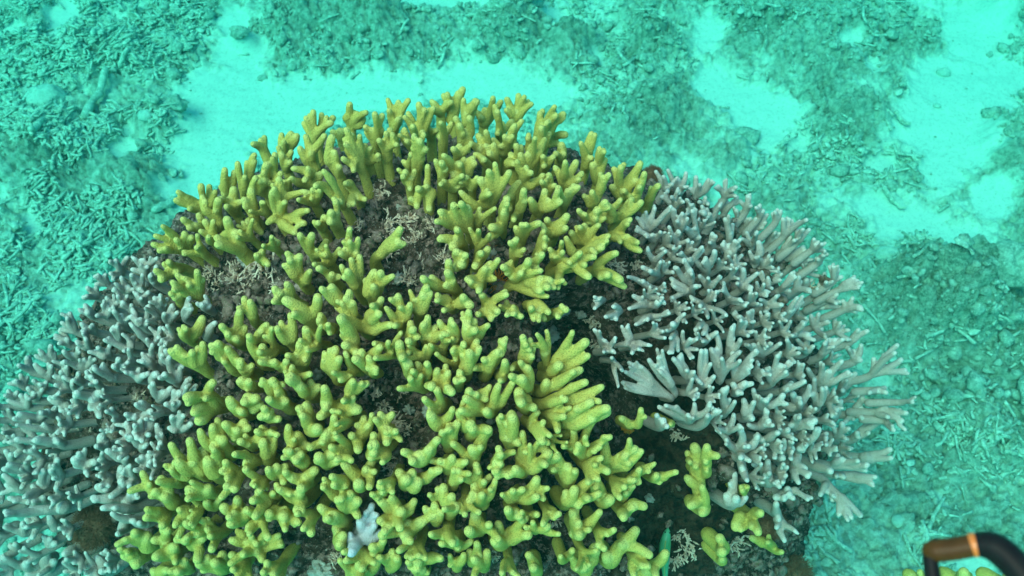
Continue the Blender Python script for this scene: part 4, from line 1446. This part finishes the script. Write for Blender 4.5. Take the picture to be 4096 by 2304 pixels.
def spray(name, px, py, rp, mat, lab, cat, cnt=46, thick=0.03):
    P, nr = reef_at(px, py)
    r = rp * np.linalg.norm(P - CAM) / FPX
    mb = MB()
    for q in range(cnt):
        d = unit(nr * 0.6 + rng.normal(0, 0.6, 3))
        p = [np.zeros(3)]
        for _ in range(4):
            d = unit(d + rng.normal(0, 0.28, 3))
            p.append(p[-1] + d * r * 0.25)
        mb.add(*tube(p, np.linspace(1, .5, 5) * r * thick, 6))
    o = link(name, mb.mesh(name), mat)
    o.location = P
    tag(o, lab, cat)
spray('orange_weed', 1975, 1005, 50, M_ORANGE, 'orange branching weed, the upper one, at the foot of a forked yellow coral', 'weed')
spray('orange_weed', 1990, 1130, 60, M_ORANGE, 'larger reddish orange weed, the lower one, at the right of the rock hollow', 'weed')
spray('orange_weed', 1850, 505, 28, M_ORANGE, 'tiny rust coloured weed between yellow fingers near the top rim', 'weed')

def fuzz(px, py, rp, lab):
    P, nr = reef_at(px, py)
    r = rp * np.linalg.norm(P - CAM) / FPX
    mb = MB()
    mb.add(*ball((0, 0, 0), r * 0.8, px % 17, 0.12, 24, 14))
    N = 1500
    D = rng.normal(0, 1, (N, 3)); D /= np.linalg.norm(D, axis=1)[:, None]
    for d in D:
        a = d * r * 0.74
        mb.add(*tube([a, a + (d + rng.normal(0, .25, 3)) * r * .12, a + (d + rng.normal(0, .35, 3)) * r * .27], np.array([1, .8, .5]) * r * .016, 4))
    o = link('fuzzy_algae_ball', mb.mesh('fuzzy_algae_ball'), M_FUZZ)
    o.location = P + nr * r * 0.45
    tag(o, lab, 'algae ball')
fuzz(400, 2105, 75, 'round brown fuzzy ball nestled among the lower left grey corals')
fuzz(3150, 2262, 78, 'round reddish brown fuzzy ball at the bottom right foot of the reef')
fuzz(2600, 715, 42, 'brown fuzzy ball tucked between yellow and grey corals at the upper right')
fuzz(3060, 2080, 60, 'dark brown fuzzy lump behind the pale encrusted stump, lower right')

STONES = [(2520, 1705, 26, 'rusty orange crust under two pale yellow stubs in the black hollow'), (1262, 1495, 22, 'bright white bleached stub end beside yellow fingers, left of centre'), (1290, 2285, 45, 'pale knobbly stone at the bottom edge, left of centre'),
          (1290, 1195, 16, 'small pale pebble at the tip of a short yellow stub, left hollow'), (990, 1030, 34, 'pale cream lump of dead coral at the left hollow'),
          (3105, 1055, 34, 'pinkish crusted lump between right grey corals'), (3290, 1130, 28, 'tan crusted nodule at the right grey flank'),
          (1600, 830, 16, 'tiny white shell-like pebble in the rock hollow, its upper left'), (1965, 1010, 34, 'grey white dead stump under the upper orange weed'),
          (1635, 1645, 20, 'pale stone below the tuft gap in the middle'), (1665, 1690, 22, 'whitish branching stump in the middle gap'), (1720, 1640, 26, 'pale pink lump at the tip of a lone yellow finger'),
          (965, 770, 18, 'pinkish stub on the upper left rim'), (1245, 640, 14, 'tiny pinkish crust on the upper left yellow coral'), (1040, 1245, 24, 'grey nodule below the left hollow'),
          (890, 1490, 40, 'large grey rounded rock left of centre between yellow corals'), (1100, 1565, 28, 'pale stone on the left of centre rock'),
          (1830, 900, 30, 'mauve grey nodule at the right of the rock hollow'), (1490, 850, 36, 'mauve grey boulder at the left of the rock hollow'),
          (1500, 1120, 26, 'pale green stone below the rock hollow'), (1590, 1120, 24, 'mint coloured crust below right of the rock hollow'),
          (2240, 1230, 34, 'mint green flaking crust at the dark cleft'), (2190, 1330, 36, 'mint green crust left of the dark cleft'), (2320, 1250, 20, 'small mint flake right of the dark cleft'),
          (1960, 1680, 16, 'pale chip at the right of a long lone finger'), (2480, 2110, 20, 'grey chip right of the green fish'), (2600, 1990, 18, 'mint chip under the dark lower hollow'),
          (2490, 2250, 26, 'grey stone left of the green fish at the bottom'), (1680, 790, 30, 'upright mauve stump in the rock hollow'), (1775, 830, 26, 'knobbly grey stump under hanging yellow fingers')]
for k, (px, py, rp, lab) in enumerate(STONES):
    P, nr = reef_at(px, py)
    r = rp * np.linalg.norm(P - CAM) / FPX
    V, Fq = ball((0, 0, 0), r, 90 + k, 0.85, 28, 18, (1, rng.uniform(.7, 1), rng.uniform(.6, 1.1)), 3.4)
    pale = any(t in lab for t in ('white', 'pale', 'cream', 'mint')) and 'rusty' not in lab
    o = link('pale_stone' if pale else 'reef_nodule', mesh_np('stone', V, Fq), M_ORANGE if 'rusty' in lab else M_STONE if pale else M_NOD)
    o.location = P + nr * r * 0.35
    o.rotation_euler = Vector(nr).to_track_quat('Z', 'Y').to_euler()
    tag(o, lab, 'stone' if pale else 'dead coral', 'stones and nodules on the reef rock')

# countless crumbs crusting the bare rock
CRUMBS = [ball((0, 0, 0), 1, 300 + s, 1.0, 10, 7, (1, rng.uniform(.5, 1), rng.uniform(.4, .9)), 3.2) for s in range(10)]
mb = MB()
cnt = 0
while cnt < 6500:
    s = rng.normal(0, 1, 3); s = unit(s); s[2] = abs(s[2])
    P = EC + ER * s * 0.97
    px, py = to_px(P)
    if not (-200 < px < 4296 and 200 < py < 2500): continue
    nr = reef_normal(P)
    if nr @ unit(CAM - P) < 0.02: continue
    hit, loc, nor, _ = REEF.ray_cast(Vector(P + nr * 0.15 - org), Vector(-nr), distance=0.4)
    if not hit: continue
    if rng.random() < 0.8 * dark_patch_at(P[None])[0]: cnt += 1; continue
    V, Fq = CRUMBS[rng.integers(10)]
    r = rng.gamma(1.7, 0.0021) + 0.0013
    q = np.linalg.qr(rng.normal(0, 1, (3, 3)))[0]
    mb.add(V * r @ q + np.array(loc) + org + np.array(nor) * r * .3, Fq)
    cnt += 1
tag(link('reef_crust', mb.mesh('reef_crust'), M_NOD), 'knobbly crumbs and crusts covering the bare reef rock', None, kind='stuff')

# ------------------------------------------------------------------ the green fish among the rocks at the bottom
def fish():
    H = reef_at(2672, 2110)[0]
    hp = near_on_ray(2672, 2112, H + unit(CAM - H) * 0.035)
    tp = near_on_ray(2655, 2330, hp + np.array([0, -0.05, -0.045]))
    ax = unit(tp - hp); Lf = np.linalg.norm(tp - hp)
    vw = unit(CAM - hp)
    up_ = unit(vw - ax * (vw @ ax))            # its back, turned to the viewer
    sd = np.cross(ax, up_)
    k, s = 22, 16
    t = np.linspace(0, 1, k)
    hw = Lf * 0.105 * np.interp(t, [0, .04, .12, .3, .5, .75, 1], [.10, .42, .72, 1.0, .95, .6, .25])
    hh = hw * np.interp(t, [0, .3, 1], [1.0, 1.5, 1.9])
    a = np.arange(s) / s * 2 * np.pi
    off = 0.03 * Lf * np.sin(t * 4.2)
    V = np.vstack([hp + ax * Lf * t[i] + sd * (off[i] + hw[i] * np.cos(a)[:, None]) + up_ * hh[i] * np.sin(a)[:, None] for i in range(k)])
    j = np.arange(s); jn = (j + 1) % s
    F = [np.stack([i * s + j, i * s + jn, (i + 1) * s + jn, (i + 1) * s + j], 1) for i in range(k - 1)]
    V = np.vstack([V, hp - ax * Lf * .008, tp + sd * off[-1]])
    caps = []
    for q in range(0, s, 2):
        caps.append((k * s, (q + 2) % s, q + 1, q)); oo = (k - 1) * s
        caps.append((k * s + 1, oo + q, oo + q + 1, oo + (q + 2) % s))
    m, n, b = new_mat('fish_skin')
    c = mixc(n, ramp(n, noise_tex(n, 40, 2), .35, .65), (0.06, 0.26, 0.09), (0.10, 0.36, 0.20))
    n.links.new(c, b.inputs['Base Color']); b.inputs['Roughness'].default_value = 0.4
    mf, n, b = new_mat('fish_fin')
    c = mixc(n, ramp(n, noise_tex(n, 60, 2), .4, .6), (0.28, 0.34, 0.08), (0.18, 0.30, 0.10))
    n.links.new(c, b.inputs['Base Color'])
    me_, n, b = new_mat('fish_eye')
    c = mixc(n, ramp(n, noise_tex(n, 90, 2), .4, .6), (0.01, 0.01, 0.01), (0.03, 0.02, 0.02))
    n.links.new(c, b.inputs['Base Color']); b.inputs['Roughness'].default_value = 0.15
    root = bpy.data.objects.new('fish', None); COL.objects.link(root); root.location = hp
    tag(root, 'slim green fish resting head up among the rocks at the bottom', 'fish')
    link('body', mesh_np('body', V - hp, np.vstack(F + [np.array(caps)])), m, root)
    mb = MB()
    p0 = hp + ax * Lf * .16 + up_ * hh[4] * .9
    pts = [hp + ax * Lf * q + sd * np.interp(q, t, off) + up_ * (np.interp(q, t, hh) + Lf * .022) for q in np.linspace(.2, .92, 12)]
    V2, F2 = tube(np.array(pts) - hp, np.full(12, Lf * .012), 6); mb.add(V2, F2)
    link('dorsal_fin', mb.mesh('fin'), mf, root)
    V3, F3 = ball((0, 0, 0), 1, 3, 0.1, 14, 9)
    Rm = np.stack([ax * Lf * .09, sd * Lf * .02, up_ * Lf * .085], 0)
    link('tail_fin', mesh_np('tail', V3 @ Rm + (tp + sd * off[-1] + ax * Lf * .06 - hp), F3), mf, root)
    for sg in (-1, 1):
        V4, F4 = ball((0, 0, 0), Lf * .014, 3, 0.02, 12, 8)
        link('eye', mesh_np('eye', V4 + (ax * Lf * .07 + sd * sg * hw[2] * .62 + up_ * hh[2] * .62), F4), me_, root)
fish()

# ------------------------------------------------------------------ the black strap with its copper sleeve close to the lens
def strap():
    D = 0.42
    pt = lambda x, y, dd=0.0: CAM + ray(3600 + x * 1.9255, 2050 + y * 1.9255) * (D + dd)
    pw = lambda w_: w_ * 1.9255 * D / FPX
    m, n, b = new_mat('black_rubber')
    c = mixc(n, ramp(n, noise_tex(n, 90, 4), .35, .65), (0.006, 0.006, 0.007), (0.010, 0.010, 0.010))
    n.links.new(c, b.inputs['Base Color']); b.inputs['Roughness'].default_value = 0.45; b.inputs['Specular IOR Level'].default_value = 0.08
    mc, n, b = new_mat('copper_sleeve')
    c = mixc(n, ramp(n, noise_tex(n, 70, 4), .35, .65), (0.05, 0.020, 0.003), (0.08, 0.031, 0.004))
    n.links.new(c, b.inputs['Base Color']); b.inputs['Roughness'].default_value = 0.45; b.inputs['Specular IOR Level'].default_value = 0.15
    ml, n, b = new_mat('orange_ring')
    c = mixc(n, ramp(n, noise_tex(n, 70, 3), .35, .65), (0.55, 0.13, 0.015), (0.65, 0.20, 0.035))
    n.links.new(c, b.inputs['Base Color']); b.inputs['Roughness'].default_value = 0.3
    root = bpy.data.objects.new('camera_strap', None); COL.objects.link(root); root.location = pt(120, 80)
    o0 = np.array(root.location)
    tag(root, 'black rubber strap loop with a copper brown sleeve, lower right corner near the lens', 'strap')
    def part(nm, pts, ws, mat, sides=18):
        Q = np.array([pt(*p) for p in pts]); k = 24
        s0 = np.linspace(0, 1, len(Q)); t = np.linspace(0, 1, k)
        # Catmull-Rom style smoothing by repeated averaging of the dense polyline
        P = np.stack([np.interp(t, s0, Q[:, j]) for j in range(3)], 1)
        for _ in range(6): P[1:-1] = (P[:-2] + 2 * P[1:-1] + P[2:]) / 4
        V, Fq = tube(P - o0, np.array([pw(x) for x in np.interp(t, s0, ws)]), sides)
        link(nm, mesh_np(nm, V, Fq), mat, root)
    part('end_loop', [(70, 152), (66, 118), (62, 92), (64, 74), (76, 66)], [15, 14, 13, 13, 12], m)
    part('sleeve', [(70, 80), (110, 76), (152, 68)], [20.5, 20.5, 20.5], mc)
    part('ring', [(149, 68.5), (153, 67.8), (157, 67)], [21.2, 21.8, 21.6], ml)
    part('band', [(162, 66), (190, 68), (218, 86), (246, 118), (280, 160)], [22, 26, 27, 26, 26], m)
strap()

# ------------------------------------------------------------------ the water: one even volume around camera, reef and seabed
bx = bpy.data.meshes.new('haze')
X, Z0, Z1 = 24.0, -1.6, 2.12
v = [(x, y, z) for z in (Z0, Z1) for y in (-X, X) for x in (-X, X)]
bx.from_pydata(v, [], [(0, 2, 3, 1), (4, 5, 7, 6), (0, 1, 5, 4), (2, 6, 7, 3), (0, 4, 6, 2), (1, 3, 7, 5)])
mh = bpy.data.materials.new('haze'); mh.use_nodes = True
hn = mh.node_tree; hn.nodes.clear()
ho = hn.nodes.new('ShaderNodeOutputMaterial')
pv = hn.nodes.new('ShaderNodeVolumePrincipled')
pv.inputs['Color'].default_value = (0.004, 0.058, 0.052, 1)
pv.inputs['Absorption Color'].default_value = (0.0, 0.93, 0.79, 1)
pv.inputs['Density'].default_value = 0.37
pv.inputs['Anisotropy'].default_value = 0.6
hn.links.new(pv.outputs[0], ho.inputs['Volume'])
tag(link('haze', bx, mh), 'clear turquoise sea water', None, kind='stuff')
